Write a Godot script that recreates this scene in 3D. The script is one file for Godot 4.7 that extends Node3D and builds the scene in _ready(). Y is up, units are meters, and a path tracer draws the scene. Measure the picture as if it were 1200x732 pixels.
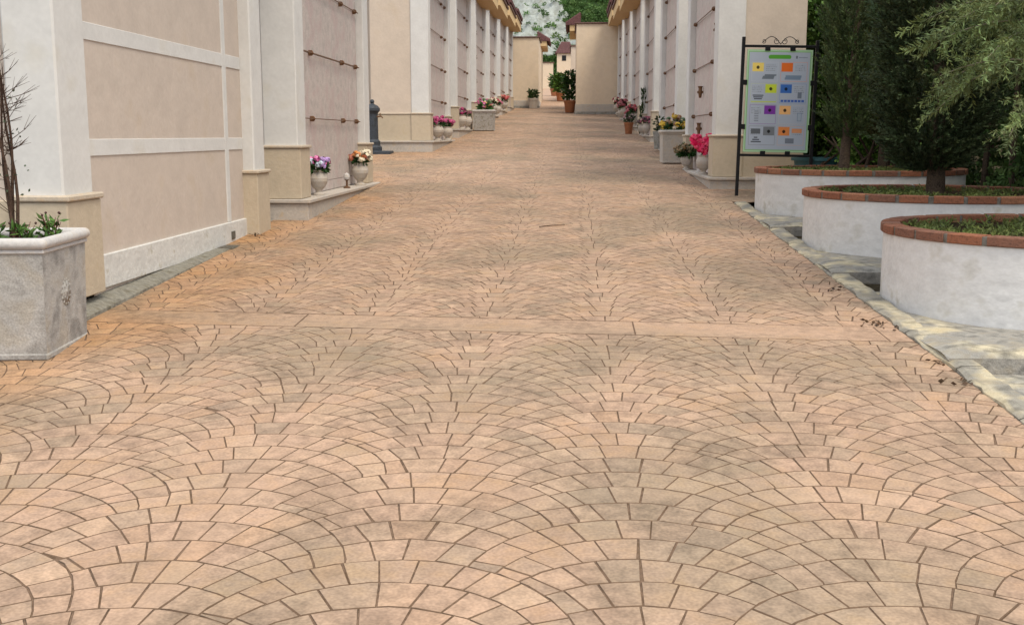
extends Node3D
# An uphill cemetery lane paved in fans, niche buildings on both sides, round planters, a hill behind.
# x: right, d: metres up the lane (z = -d), y: up.

const SLOPE := 0.0486
var rng := RandomNumberGenerator.new()
var M := {}
var mv := PackedVector3Array()
var mn := PackedVector3Array()
var mc := PackedColorArray()
var used := {}
var nz := FastNoiseLite.new()
var nz2 := FastNoiseLite.new()
var nz3 := FastNoiseLite.new()

# ------------------------------------------------------------------ helpers
func gy(d: float) -> float:
	if d <= 63.0:
		return SLOPE * d
	return SLOPE * 63.0 + 0.074 * (d - 63.0)

func P(x: float, y: float, d: float) -> Vector3:
	return Vector3(x, y, -d)

func numbered(n: String) -> String:
	if not used.has(n):
		used[n] = 0
		return n
	used[n] += 1
	return "%s_%03d" % [n, used[n]]

func tag(o: Node, label: String, category: String, group := "", kind := "") -> void:
	if label != "": o.set_meta("label", label)
	if category != "": o.set_meta("category", category)
	if group != "": o.set_meta("group", group)
	if kind != "": o.set_meta("kind", kind)

func thing(n: String, at: Vector3, label: String, category: String, group := "", turn := 0.0) -> Node3D:
	var o := Node3D.new()
	o.name = numbered(n)
	add_child(o)
	o.position = at
	o.rotation.y = turn
	tag(o, label, category, group)
	return o

func begin() -> void:
	mv = PackedVector3Array()
	mn = PackedVector3Array()
	mc = PackedColorArray()

func build_mesh() -> ArrayMesh:
	var a := []
	a.resize(Mesh.ARRAY_MAX)
	a[Mesh.ARRAY_VERTEX] = mv
	a[Mesh.ARRAY_NORMAL] = mn
	a[Mesh.ARRAY_COLOR] = mc
	var m := ArrayMesh.new()
	m.add_surface_from_arrays(Mesh.PRIMITIVE_TRIANGLES, a)
	return m

func put(mesh: Mesh, n: String, m: Material, parent: Node = null, at := Vector3.ZERO) -> MeshInstance3D:
	var o := MeshInstance3D.new()
	o.mesh = mesh
	o.material_override = m
	if parent == null:
		o.name = numbered(n)
		add_child(o)
	else:
		o.name = n
		parent.add_child(o, true)
	o.position = at
	return o

func flush(n: String, m: Material, parent: Node = null) -> MeshInstance3D:
	return put(build_mesh(), n, m, parent)

func tri3(a: Vector3, b: Vector3, c: Vector3, na: Vector3, nb: Vector3, nc: Vector3, ca: Color, cb: Color, cc: Color) -> void:
	if (b - a).cross(c - a).dot(na + nb + nc) > 0.0:
		mv.append(a); mv.append(c); mv.append(b)
		mn.append(na); mn.append(nc); mn.append(nb)
		mc.append(ca); mc.append(cc); mc.append(cb)
	else:
		mv.append(a); mv.append(b); mv.append(c)
		mn.append(na); mn.append(nb); mn.append(nc)
		mc.append(ca); mc.append(cb); mc.append(cc)

func tri(a: Vector3, b: Vector3, c: Vector3, hint: Vector3, col := Color.WHITE) -> void:
	var n := (b - a).cross(c - a).normalized()
	if n.dot(hint) < 0.0: n = -n
	tri3(a, b, c, n, n, n, col, col, col)

func quad(a: Vector3, b: Vector3, c: Vector3, d: Vector3, hint: Vector3, col := Color.WHITE) -> void:
	tri(a, b, c, hint, col)
	tri(a, c, d, hint, col)

# chamfered box between two corners (any order), transformed by xf
func box(p0: Vector3, p1: Vector3, b := 0.006, col := Color.WHITE, xf := Transform3D.IDENTITY) -> void:
	var ctr := (p0 + p1) * 0.5
	var h := (p1 - p0).abs() * 0.5
	b = min(b, min(h.x, min(h.y, h.z)) * 0.49)
	var ax := [Vector3.RIGHT, Vector3.UP, Vector3.BACK]
	for i in 3:
		var j := (i + 1) % 3
		var k := (i + 2) % 3
		for s in [-1.0, 1.0]:
			var o: Vector3 = ax[i] * h[i] * s
			var u: Vector3 = ax[j] * (h[j] - b)
			var w: Vector3 = ax[k] * (h[k] - b)
			quad(xf * (ctr + o + u + w), xf * (ctr + o - u + w), xf * (ctr + o - u - w), xf * (ctr + o + u - w), xf.basis * o, col)
		if b > 0.0:
			for s in [-1.0, 1.0]:
				for t in [-1.0, 1.0]:
					# edge along axis i between faces j (sign s) and k (sign t)
					var e: Vector3 = ax[i] * (h[i] - b)
					var q1: Vector3 = ax[j] * h[j] * s + ax[k] * (h[k] - b) * t
					var q2: Vector3 = ax[j] * (h[j] - b) * s + ax[k] * h[k] * t
					quad(xf * (ctr + q1 + e), xf * (ctr + q1 - e), xf * (ctr + q2 - e), xf * (ctr + q2 + e), xf.basis * (ax[j] * s + ax[k] * t), col)
	if b > 0.0:
		for sx in [-1.0, 1.0]:
			for sy in [-1.0, 1.0]:
				for sz in [-1.0, 1.0]:
					var s3 := Vector3(sx, sy, sz)
					var i1 := Vector3(h.x, h.y - b, h.z - b) * s3
					var i2 := Vector3(h.x - b, h.y, h.z - b) * s3
					var i3 := Vector3(h.x - b, h.y - b, h.z) * s3
					tri(xf * (ctr + i1), xf * (ctr + i2), xf * (ctr + i3), xf.basis * s3, col)

# one box as a part
func bpart(n: String, p0: Vector3, p1: Vector3, m: Material, parent: Node, b := 0.006) -> MeshInstance3D:
	begin()
	box(p0, p1, b)
	return flush(n, m, parent)

# box from x0..x1, y0..y1, d0..d1
func B(n: String, x0: float, x1: float, y0: float, y1: float, d0: float, d1: float, m: Material, parent: Node, b := 0.006) -> MeshInstance3D:
	return bpart(n, Vector3(x0, y0, -d0), Vector3(x1, y1, -d1), m, parent, b)

func lathe(prof: Array, seg: int, at := Vector3.ZERO, col := Color.WHITE, sx := 1.0, sz := 1.0) -> void:
	for i in prof.size() - 1:
		var a: Vector2 = prof[i]
		var b: Vector2 = prof[i + 1]
		var t := (b - a)
		if t.length() < 1e-6: continue
		var nn := Vector2(t.y, -t.x).normalized()
		for k in seg:
			var a0 := TAU * k / seg
			var a1 := TAU * (k + 1) / seg
			var d0 := Vector3(cos(a0) * sx, 0, sin(a0) * sz)
			var d1 := Vector3(cos(a1) * sx, 0, sin(a1) * sz)
			var n0 := (d0 * nn.x + Vector3.UP * nn.y).normalized()
			var n1 := (d1 * nn.x + Vector3.UP * nn.y).normalized()
			var p00 := at + d0 * a.x + Vector3.UP * a.y
			var p01 := at + d1 * a.x + Vector3.UP * a.y
			var p10 := at + d0 * b.x + Vector3.UP * b.y
			var p11 := at + d1 * b.x + Vector3.UP * b.y
			if a.x > 1e-5: tri3(p00, p01, p11, n0, n1, n1, col, col, col)
			if b.x > 1e-5: tri3(p00, p11, p10, n0, n1, n0, col, col, col)

func tube(pts: Array, radii: Array, seg := 6, col := Color.WHITE) -> void:
	var rings := []
	for i in pts.size():
		var t: Vector3
		if i == 0: t = pts[1] - pts[0]
		elif i == pts.size() - 1: t = pts[i] - pts[i - 1]
		else: t = pts[i + 1] - pts[i - 1]
		t = t.normalized()
		var u := t.cross(Vector3.UP if absf(t.y) < 0.9 else Vector3.RIGHT).normalized()
		var w := t.cross(u).normalized()
		var ring := []
		for k in seg:
			var an := TAU * k / seg
			ring.append(u * cos(an) + w * sin(an))
		rings.append(ring)
	for i in pts.size() - 1:
		for k in seg:
			var k2 := (k + 1) % seg
			var n00: Vector3 = rings[i][k]
			var n01: Vector3 = rings[i][k2]
			var n10: Vector3 = rings[i + 1][k]
			var n11: Vector3 = rings[i + 1][k2]
			var a: Vector3 = pts[i] + n00 * radii[i]
			var b: Vector3 = pts[i] + n01 * radii[i]
			var c: Vector3 = pts[i + 1] + n11 * radii[i + 1]
			var d: Vector3 = pts[i + 1] + n10 * radii[i + 1]
			tri3(a, b, c, n00, n01, n11, col, col, col)
			tri3(a, c, d, n00, n11, n10, col, col, col)

func blob(at: Vector3, r: Vector3, col: Color, rough := 0.0, lat := 5, lon := 8) -> void:
	var pts := []
	for i in lat + 1:
		var row := []
		for k in lon + 1:
			var th := PI * i / lat
			var ph := TAU * (k % lon) / lon
			var dv := Vector3(sin(th) * cos(ph), cos(th), sin(th) * sin(ph))
			var q := 1.0 + rough * nz.get_noise_3dv((at + dv * 0.35) * 40.0)
			row.append(dv * q)
		pts.append(row)
	for i in lat:
		for k in lon:
			var a: Vector3 = pts[i][k]
			var b: Vector3 = pts[i][k + 1]
			var c: Vector3 = pts[i + 1][k + 1]
			var d: Vector3 = pts[i + 1][k]
			if i > 0: tri3(at + a * r, at + b * r, at + c * r, a.normalized(), b.normalized(), c.normalized(), col, col, col)
			if i < lat - 1: tri3(at + a * r, at + c * r, at + d * r, a.normalized(), c.normalized(), d.normalized(), col, col, col)

# ------------------------------------------------------------------ textures and materials
func noise_bytes(size: int, sd: int, freq: float, oct := 4, type := FastNoiseLite.TYPE_SIMPLEX_SMOOTH) -> PackedByteArray:
	var f := FastNoiseLite.new()
	f.seed = sd
	f.noise_type = type
	f.frequency = freq
	f.fractal_octaves = oct
	var im := f.get_seamless_image(size, size)
	im.convert(Image.FORMAT_L8)
	return im.get_data()

func tex_from(size: int, fn: Callable) -> ImageTexture:
	var out := PackedByteArray()
	out.resize(size * size * 3)
	for i in size * size:
		var c: Color = fn.call(i)
		out[i * 3] = int(clamp(c.r, 0.0, 1.0) * 255.0)
		out[i * 3 + 1] = int(clamp(c.g, 0.0, 1.0) * 255.0)
		out[i * 3 + 2] = int(clamp(c.b, 0.0, 1.0) * 255.0)
	var im := Image.create_from_data(size, size, false, Image.FORMAT_RGB8, out)
	im.generate_mipmaps()
	return ImageTexture.create_from_image(im)

func normal_tex(size: int, sd: int, freq: float, strength: float, oct := 5) -> ImageTexture:
	var f := FastNoiseLite.new()
	f.seed = sd
	f.noise_type = FastNoiseLite.TYPE_SIMPLEX_SMOOTH
	f.frequency = freq
	f.fractal_octaves = oct
	var im := f.get_seamless_image(size, size)
	im.convert(Image.FORMAT_RGBA8)
	im.bump_map_to_normal_map(strength)
	im.generate_mipmaps()
	return ImageTexture.create_from_image(im)

# three-scale mottling around white, with a stain tint where the coarse noise is high
func mottled(size: int, sd: int, coarse: float, mid: float, fine: float, amount: float, stain: Color, stain_amount: float, stain_edge := 0.6) -> ImageTexture:
	var a := noise_bytes(size, sd, coarse, 4)
	var b := noise_bytes(size, sd + 1, mid, 4)
	var c := noise_bytes(size, sd + 2, fine, 2)
	return tex_from(size, func(i: int) -> Color:
		var fa := a[i] / 255.0
		var fb := b[i] / 255.0
		var fc := c[i] / 255.0
		var v := 0.92 + amount * ((fa - 0.5) * 0.8 + (fb - 0.5) * 0.9 + (fc - 0.5) * 0.7)
		var s: float = clamp((fa * 0.65 + fb * 0.35 - stain_edge) / 0.22, 0.0, 1.0) * stain_amount
		return Color(v, v, v).lerp(stain * v, s))

func mat(lin: Color, rough := 0.85, tex: Texture2D = null, tile := 1.0, nrm: Texture2D = null, nstr := 0.5, vcol := false) -> StandardMaterial3D:
	var m := StandardMaterial3D.new()
	m.albedo_color = lin.linear_to_srgb()
	m.roughness = rough
	m.metallic_specular = 0.35
	if tex != null or nrm != null:
		m.uv1_triplanar = true
		m.uv1_world_triplanar = true
		m.uv1_scale = Vector3.ONE / tile
	if tex != null:
		m.albedo_texture = tex
	if nrm != null:
		m.normal_enabled = true
		m.normal_texture = nrm
		m.normal_scale = nstr
	m.vertex_color_use_as_albedo = vcol
	return m

func make_materials() -> void:
	var t_plaster := mottled(512, 11, 0.006, 0.02, 0.12, 0.045, Color(0.90, 0.88, 0.83), 0.4, 0.62)
	var t_band := mottled(512, 15, 0.010, 0.03, 0.15, 0.09, Color(0.66, 0.63, 0.54), 0.6, 0.63)
	var t_stone := mottled(512, 21, 0.012, 0.05, 0.2, 0.14, Color(0.90, 0.82, 0.70), 0.5, 0.55)
	var t_conc := mottled(512, 31, 0.008, 0.03, 0.2, 0.40, Color(0.55, 0.53, 0.47), 0.75, 0.52)
	var t_smear := mottled(512, 36, 0.006, 0.012, 0.2, 0.34, Color(0.74, 0.71, 0.66), 0.6, 0.54)
	var t_marble := mottled(512, 41, 0.006, 0.018, 0.09, 0.16, Color(0.88, 0.83, 0.84), 0.7, 0.5)
	var t_pave := mottled(1024, 51, 0.005, 0.03, 0.16, 0.26, Color(0.76, 0.73, 0.66), 0.45, 0.55)
	var t_brick := mottled(512, 61, 0.02, 0.06, 0.2, 0.55, Color(0.66, 0.60, 0.55), 0.6, 0.55)
	var t_bark := mottled(256, 71, 0.02, 0.08, 0.3, 0.9, Color(0.5, 0.5, 0.45), 0.6, 0.5)
	var n_fine := normal_tex(512, 81, 0.04, 3.0)
	var n_pave := normal_tex(512, 83, 0.02, 5.0)
	# plaster and paint
	M.pink = mat(Color(0.645, 0.555, 0.475), 0.92, t_plaster, 2.9, n_fine, 0.14)
	M.cream = mat(Color(0.69, 0.585, 0.48), 0.92, t_plaster, 3.3, n_fine, 0.14)
	M.white = mat(Color(0.745, 0.735, 0.705), 0.8, t_plaster, 3.6, n_fine, 0.10)
	M.band = mat(Color(0.73, 0.72, 0.68), 0.85, t_band, 1.4, n_fine, 0.4)
	M.peach = mat(Color(0.79, 0.645, 0.48), 0.92, t_plaster, 3.4, n_fine, 0.14)
	M.tan = mat(Color(0.72, 0.51, 0.27), 0.9, t_plaster, 2.0, n_fine, 0.3)
	M.planter_white = mat(Color(0.80, 0.79, 0.77), 0.88, t_band, 2.2, n_fine, 0.45)
	# stone
	M.travertine = mat(Color(0.60, 0.505, 0.375), 0.7, t_plaster, 1.1, n_fine, 0.3)
	M.cap = mat(Color(0.60, 0.51, 0.40), 0.7, t_stone, 0.9, n_fine, 0.3)
	M.ledge = mat(Color(0.55, 0.50, 0.44), 0.65, t_stone, 1.3, n_fine, 0.3)
	M.marble = mat(Color(0.63, 0.56, 0.52), 0.5, t_marble, 1.5)
	M.urn = mat(Color(0.56, 0.51, 0.45), 0.75, t_stone, 0.5, n_fine, 0.4)
	M.urn_grey = mat(Color(0.47, 0.45, 0.42), 0.8, t_conc, 0.6, n_fine, 0.5)
	M.trough = mat(Color(0.46, 0.44, 0.41), 0.85, t_smear, 1.5, n_fine, 0.5)
	M.trough_rim = mat(Color(0.62, 0.60, 0.58), 0.8, t_stone, 0.8, n_fine, 0.5)
	M.concrete = mat(Color(0.36, 0.35, 0.32), 0.92, t_conc, 1.1, n_fine, 0.9)
	M.footing = mat(Color(0.29, 0.275, 0.23), 0.95, t_conc, 0.9, n_fine, 1.0)
	M.hole_shade = mat(Color(0.16, 0.145, 0.12), 0.95, t_conc, 0.5, n_fine, 1.0)  # dark tone that paints the shade inside holes and recesses
	M.kerb_paint = mat(Color(1, 1, 1), 0.9, t_smear, 0.8, n_fine, 0.9, true)
	M.paving = mat(Color(1, 1, 1), 0.82, t_pave, 2.9, n_pave, 0.9, true)
	M.mortar = mat(Color(0.20, 0.130, 0.086), 0.95, t_conc, 0.7)
	M.brick = mat(Color(1, 1, 1), 0.85, t_brick, 0.5, n_fine, 0.8, true)
	M.mortar_grey = mat(Color(0.24, 0.22, 0.19), 0.95, t_conc, 0.4, n_fine, 0.8)
	M.soil = mat(Color(0.06, 0.045, 0.03), 1.0, t_conc, 0.6, n_fine, 1.0)
	M.earth = mat(Color(0.075, 0.062, 0.042), 1.0, t_conc, 1.9, n_fine, 1.0)
	M.soil.metallic_specular = 0.0
	M.earth.metallic_specular = 0.0
	M.terracotta = mat(Color(0.42, 0.17, 0.08), 0.85, t_brick, 0.6)
	M.roof = mat(Color(0.15, 0.070, 0.068), 0.85, t_brick, 1.4, n_fine, 0.6)
	M.gutter = mat(Color(0.16, 0.085, 0.075), 0.6, t_brick, 1.0)
	# metal
	M.bronze = mat(Color(0.16, 0.085, 0.045), 0.5)
	M.bronze.metallic = 0.35
	M.black = mat(Color(0.012, 0.012, 0.013), 0.45)
	M.iron = mat(Color(0.060, 0.072, 0.090), 0.55, t_conc, 0.5)
	M.teal = mat(Color(0.05, 0.14, 0.15), 0.5, t_plaster, 0.7)
	# plants
	M.bark = mat(Color(0.12, 0.085, 0.06), 0.95, t_bark, 0.4, n_fine, 1.0)
	M.twig = mat(Color(0.10, 0.06, 0.042), 0.95, t_bark, 0.3)
	M.pale_branch = mat(Color(0.27, 0.24, 0.17), 0.9)
	M.leaf = mat(Color(1, 1, 1), 0.6, null, 1.0, null, 0.5, true)
	M.leaf.backlight_enabled = true
	M.leaf.backlight = Color(0.10, 0.13, 0.04)
	M.leaf.cull_mode = BaseMaterial3D.CULL_DISABLED
	M.petal = mat(Color(1, 1, 1), 0.65, null, 1.0, null, 0.5, true)
	M.petal.cull_mode = BaseMaterial3D.CULL_DISABLED
	M.hill = mat(Color(1, 1, 1), 0.95, t_conc, 9.0, null, 0.5, true)

# ------------------------------------------------------------------ the paved lane
const JOINT := Color(0.20, 0.130, 0.086)   # dirt-filled mortar that runs up the stones' edges
const FR := [0.60, 0.52, 0.50, 0.48, 0.47, 0.46]

func dome(cx: float, apex: float, r: float, seg := 14) -> PackedVector2Array:
	var p := PackedVector2Array()
	for i in seg + 1:
		var a := -PI * 0.5 + PI * i / seg
		p.append(Vector2(cx + sin(a) * r, apex - r + cos(a) * r))
	p.append(Vector2(cx + r, apex - r - 1.1))
	p.append(Vector2(cx - r, apex - r - 1.1))
	return p

func poly_area(p: PackedVector2Array) -> float:
	var s := 0.0
	for i in p.size():
		s += p[i].cross(p[(i + 1) % p.size()])
	return absf(s) * 0.5

func in_dome(q: Vector2, cx: float, apex: float, r: float) -> bool:
	var dx: float = absf(q.x - cx)
	return dx < r and q.y < apex - r + sqrt(r * r - dx * dx)

func band_near(x: float) -> float: return 7.02 - 0.07 * x
func band_far(x: float) -> float: return 7.43 - 0.07 * x

# left and right limit of the paving at distance d
func lane_left(d: float) -> float: return -6.5 if d > 17.3 and d < 25.4 else -3.45
func lane_right(d: float) -> float: return 3.4 if d > 14.9 and d < 16.9 else 2.16

func pave_colour(x: float, d: float, base: Color) -> Color:
	var c := base
	# rust-orange staining along the wall, ragged edge
	var o: float = clamp((-2.35 - x) / 0.9 + 0.75 * nz.get_noise_2d(x * 55.0, d * 40.0) - 0.1, 0.0, 1.0)
	if d > 17.0: o *= 0.4
	c = c.lerp(Color(c.r * 1.03, c.g * 0.80, c.b * 0.46), o * 0.75)
	# grey-olive grime in patches
	var g: float = clamp((nz2.get_noise_2d(x * 38.0, d * 30.0) - 0.06) / 0.30, 0.0, 1.0)
	c = c.lerp(Color(0.28, 0.225, 0.155), g * 0.50)
	# smaller smudges
	var h: float = clamp((nz3.get_noise_2d(x * 120.0, d * 90.0) - 0.12) / 0.3, 0.0, 1.0)
	c = c.lerp(Color(0.27, 0.205, 0.14), h * 0.33)
	return c

func push_stone(poly: PackedVector2Array, base: Color, lift: float) -> void:
	var n := poly.size()
	# hand-laid unevenness: one field for all stones, so that joints stay closed
	for i in n:
		var p := poly[i]
		poly[i] = p + Vector2(nz3.get_noise_2d(p.x * 420.0, p.y * 420.0), nz3.get_noise_2d(p.x * 420.0 + 999.0, p.y * 420.0)) * 0.008
	var ctr := Vector2.ZERO
	for p in poly: ctr += p
	ctr /= n
	var top := PackedVector2Array()
	var bev := rng.randf_range(0.0016, 0.0034)
	var sa := 0.0
	for i in n: sa += poly[i].cross(poly[(i + 1) % n])
	for i in n:
		var e1 := (poly[i] - poly[(i + n - 1) % n]).normalized()
		var e2 := (poly[(i + 1) % n] - poly[i]).normalized()
		var n1 := Vector2(-e1.y, e1.x) * signf(sa)
		var n2 := Vector2(-e2.y, e2.x) * signf(sa)
		top.append(poly[i] + (n1 + n2) / maxf(1.0 + n1.dot(n2), 0.4) * bev)
	var idx := Geometry2D.triangulate_polygon(top)
	if idx.is_empty():
		for i in n: top[i] = poly[i].lerp(ctr, 0.03)
		idx = Geometry2D.triangulate_polygon(top)
	if idx.is_empty():
		for i in range(1, n - 1): idx.append_array(PackedInt32Array([0, i, i + 1]))
	var tp := []
	var op := []
	var tc := []
	var on := []
	var up := Vector3(0, 1, SLOPE).normalized()
	for i in n:
		var t := top[i]
		var q := poly[i]
		var wob := 0.0016 * nz3.get_noise_2d(t.x * 900.0, t.y * 900.0)
		tp.append(Vector3(t.x, gy(t.y) + lift + wob, -t.y))
		op.append(Vector3(q.x, gy(q.y) + lift - 0.0042, -q.y))
		tc.append(pave_colour(t.x, t.y, base))
		var dv := (q - ctr).normalized()
		on.append((Vector3(dv.x, 0, -dv.y) * 0.85 + up * 0.5).normalized())
	for k in range(0, idx.size(), 3):
		tri3(tp[idx[k]], tp[idx[k + 1]], tp[idx[k + 2]], up, up, up, tc[idx[k]], tc[idx[k + 1]], tc[idx[k + 2]])
	for i in n:
		var j := (i + 1) % n
		tri3(tp[i], tp[j], op[j], on[i], on[j], on[j], JOINT, JOINT, JOINT)
		tri3(tp[i], op[j], op[i], on[i], on[j], on[i], JOINT, JOINT, JOINT)

func stone_base() -> Color:
	var v := rng.randf_range(0.92, 1.06)
	var c := Color(0.470, 0.317, 0.221)
	var k := rng.randf()
	if k < 0.20: c = c.lerp(Color(0.34, 0.26, 0.185), rng.randf_range(0.15, 0.6))
	elif k < 0.32: c = c.lerp(Color(0.50, 0.31, 0.185), rng.randf_range(0.1, 0.4))
	elif k < 0.50: c = c.lerp(Color(0.53, 0.38, 0.26), rng.randf_range(0.2, 0.5))
	return Color(c.r * v, c.g * v, c.b * v)

func make_lane() -> void:
	var lane := Node3D.new()
	lane.name = "path"
	add_child(lane)
	tag(lane, "sloping lane of peach fan-pattern paving between the niche buildings", "", "", "structure")
	# bed under the stones (seen in the joints)
	begin()
	var ds := [-3.0, 17.3, 25.4, 63.0, 66.0]
	var xs := [[-3.45, 2.16], [-6.5, 3.4], [-3.45, 2.3], [-3.6, 2.6]]
	for i in 4:
		var x0: float = xs[i][0]
		var x1: float = xs[i][1]
		if i == 0: x1 = 2.16
		quad(P(x0, gy(ds[i]) - 0.0032, ds[i]), P(x1, gy(ds[i]) - 0.0032, ds[i]), P(x1, gy(ds[i + 1]) - 0.0032, ds[i + 1]), P(x0, gy(ds[i + 1]) - 0.0032, ds[i + 1]), Vector3.UP)
	quad(P(2.16, gy(14.9) - 0.0032, 14.9), P(3.4, gy(14.9) - 0.0032, 14.9), P(3.4, gy(17.3) - 0.0032, 17.3), P(2.16, gy(17.3) - 0.0032, 17.3), Vector3.UP)
	flush("mortar_bed", M.mortar, lane)
	# fan stones
	var near := []
	var rest := []
	var colw := 0.79
	var per := 0.86
	for ci in range(-10, 5):
		var cx: float = 1.03 + colw * ci
		var odd: float = 0.43 if posmod(ci, 2) == 1 else 0.0
		for k in range(-8, 76):
			var apex: float = 4.34 - 0.057 * (cx - 1.03) + odd + per * k
			if apex < 2.0 or apex > 64.5: continue
			var lx0 := lane_left(apex - 0.5)
			var lx1 := lane_right(apex - 0.5)
			if cx + 0.6 < lx0 or cx - 0.6 > lx1: continue
			var coarse := apex > 26.0
			# nearer fans that lie over this one
			var nearer := []
			for o in [[-colw, -per * 0.5], [colw, -per * 0.5], [0.0, -per]]:
				var ox: float = o[0]
				var od: float = o[1]
				nearer.append([cx + ox, apex + od - 0.057 * ox, dome(cx + ox, apex + od - 0.057 * ox, FR[0], 8 if coarse else 16)])
			for m in 5:
				var r: float = FR[m]
				var am: float = apex - 0.172 * m
				var org := Vector2(cx, am - r)
				var outer := dome(cx, am, r, 8 if coarse else 18)
				var inner := dome(cx, am - 0.172, FR[m + 1], 8 if coarse else 18)
				var strip := Geometry2D.clip_polygons(outer, inner)
				if strip.is_empty(): continue
				# angular range in view at the middle of the course
				var lim := 0.0
				for s in range(0, 60):
					var th := s * 0.03
					var q := org + Vector2(sin(th), cos(th)) * (r - 0.085)
					var hid := false
					for nn in nearer:
						if in_dome(q, nn[0], nn[1], FR[0]): hid = true
					if hid: break
					lim = th
				if lim < 0.05: continue
				var cnt: int = max(2, int(round(2.0 * lim * (r - 0.05) / rng.randf_range(0.118, 0.145))))
				var cuts := []
				for s in range(1, cnt):
					cuts.append(-lim + 2.0 * lim * (s + rng.randf_range(-0.16, 0.16)) / cnt)
				for s in cnt:
					var a0: float = -2.6 if s == 0 else cuts[s - 1]
					var a1: float = 2.6 if s == cnt - 1 else cuts[s]
					var wedge := PackedVector2Array([org])
					var steps: int = max(1, int(ceil((a1 - a0) / 0.5)))
					for w in steps + 1:
						var th2 := lerpf(a0, a1, float(w) / steps)
						wedge.append(org + Vector2(sin(th2), cos(th2)) * 1.9)
					var pieces := []
					for sp in strip:
						pieces.append_array(Geometry2D.intersect_polygons(sp, wedge))
					for nn in nearer:
						var nx := []
						for pc in pieces:
							for cl in Geometry2D.clip_polygons(pc, nn[2]):
								if not Geometry2D.is_polygon_clockwise(cl): nx.append(cl)
						pieces = nx
					for pc in pieces:
						if poly_area(pc) < 0.0022: continue
						var mid := Vector2.ZERO
						for q in pc: mid += q
						mid /= pc.size()
						# cut by the smooth cross band and by the lane's edges
						var parts := [pc]
						if apex > 5.8 and apex < 8.6:
							parts = Geometry2D.clip_polygons(pc, PackedVector2Array([Vector2(-7, band_near(-7.0)), Vector2(4, band_near(4.0)), Vector2(4, band_far(4.0)), Vector2(-7, band_far(-7.0))]))
						for q in parts:
							var l0 := lane_left(mid.y)
							var l1 := lane_right(mid.y)
							for e in Geometry2D.intersect_polygons(q, PackedVector2Array([Vector2(l0, 0), Vector2(l1, 0), Vector2(l1, 70), Vector2(l0, 70)])):
								for f in Geometry2D.offset_polygon(e, -rng.randf_range(0.0008, 0.0024), Geometry2D.JOIN_MITER):
									var ar := poly_area(f)
									if ar < 0.0012 or Geometry2D.is_polygon_clockwise(f): continue
									# drop vertices that are nearly on top of one another
									var g := PackedVector2Array()
									for v in f:
										if g.is_empty() or g[g.size() - 1].distance_to(v) > 0.006: g.append(v)
									if g.size() < 3: continue
									var c2 := Vector2.ZERO
									for v in g: c2 += v
									c2 /= g.size()
									var px: float = (c2.x + 0.052 * c2.y) / c2.y
									if c2.y > 3.15 and absf(px) < 0.47 and c2.y < 7.5: near.append([c2.length(), g])
									else: rest.append(g)
	near.sort_custom(func(a, b): return a[0] < b[0])
	for i in near.size():
		if i < 300:
			begin()
			push_stone(near[i][1], stone_base(), rng.randf_range(-0.0006, 0.0006))
			flush("paving_stone", M.paving, lane)
		else:
			rest.append(near[i][1])
	begin()
	for g in rest:
		push_stone(g, stone_base(), rng.randf_range(-0.0006, 0.0006))
	var o := flush("far_paving_stones", M.paving, lane)
	o.set_meta("kind", "stuff")
	# smooth cross band: a row of long slabs
	var x := -3.45
	while x < 2.14:
		var w := rng.randf_range(1.5, 2.3)
		var x2: float = min(x + w, 2.15)
		if x2 - x < 0.15: break
		begin()
		push_stone(PackedVector2Array([Vector2(x + 0.003, band_near(x) + 0.006), Vector2(x2 - 0.003, band_near(x2) + 0.006), Vector2(x2 - 0.003, band_far(x2) - 0.006), Vector2(x + 0.003, band_far(x) - 0.006)]), Color(0.470, 0.317, 0.221) * rng.randf_range(0.97, 1.03), 0.0)
		flush("band_slab", M.paving, lane)
		x = x2
	# the lane goes on beyond the stones that can be told apart
	begin()
	quad(P(-3.6, gy(63.9) + 0.001, 63.9), P(2.6, gy(63.9) + 0.001, 63.9), P(2.6, gy(112.0), 112.0), P(-3.6, gy(112.0), 112.0), Vector3.UP, Color(0.470, 0.317, 0.221))
	flush("upper_lane", M.paving, lane)

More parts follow.
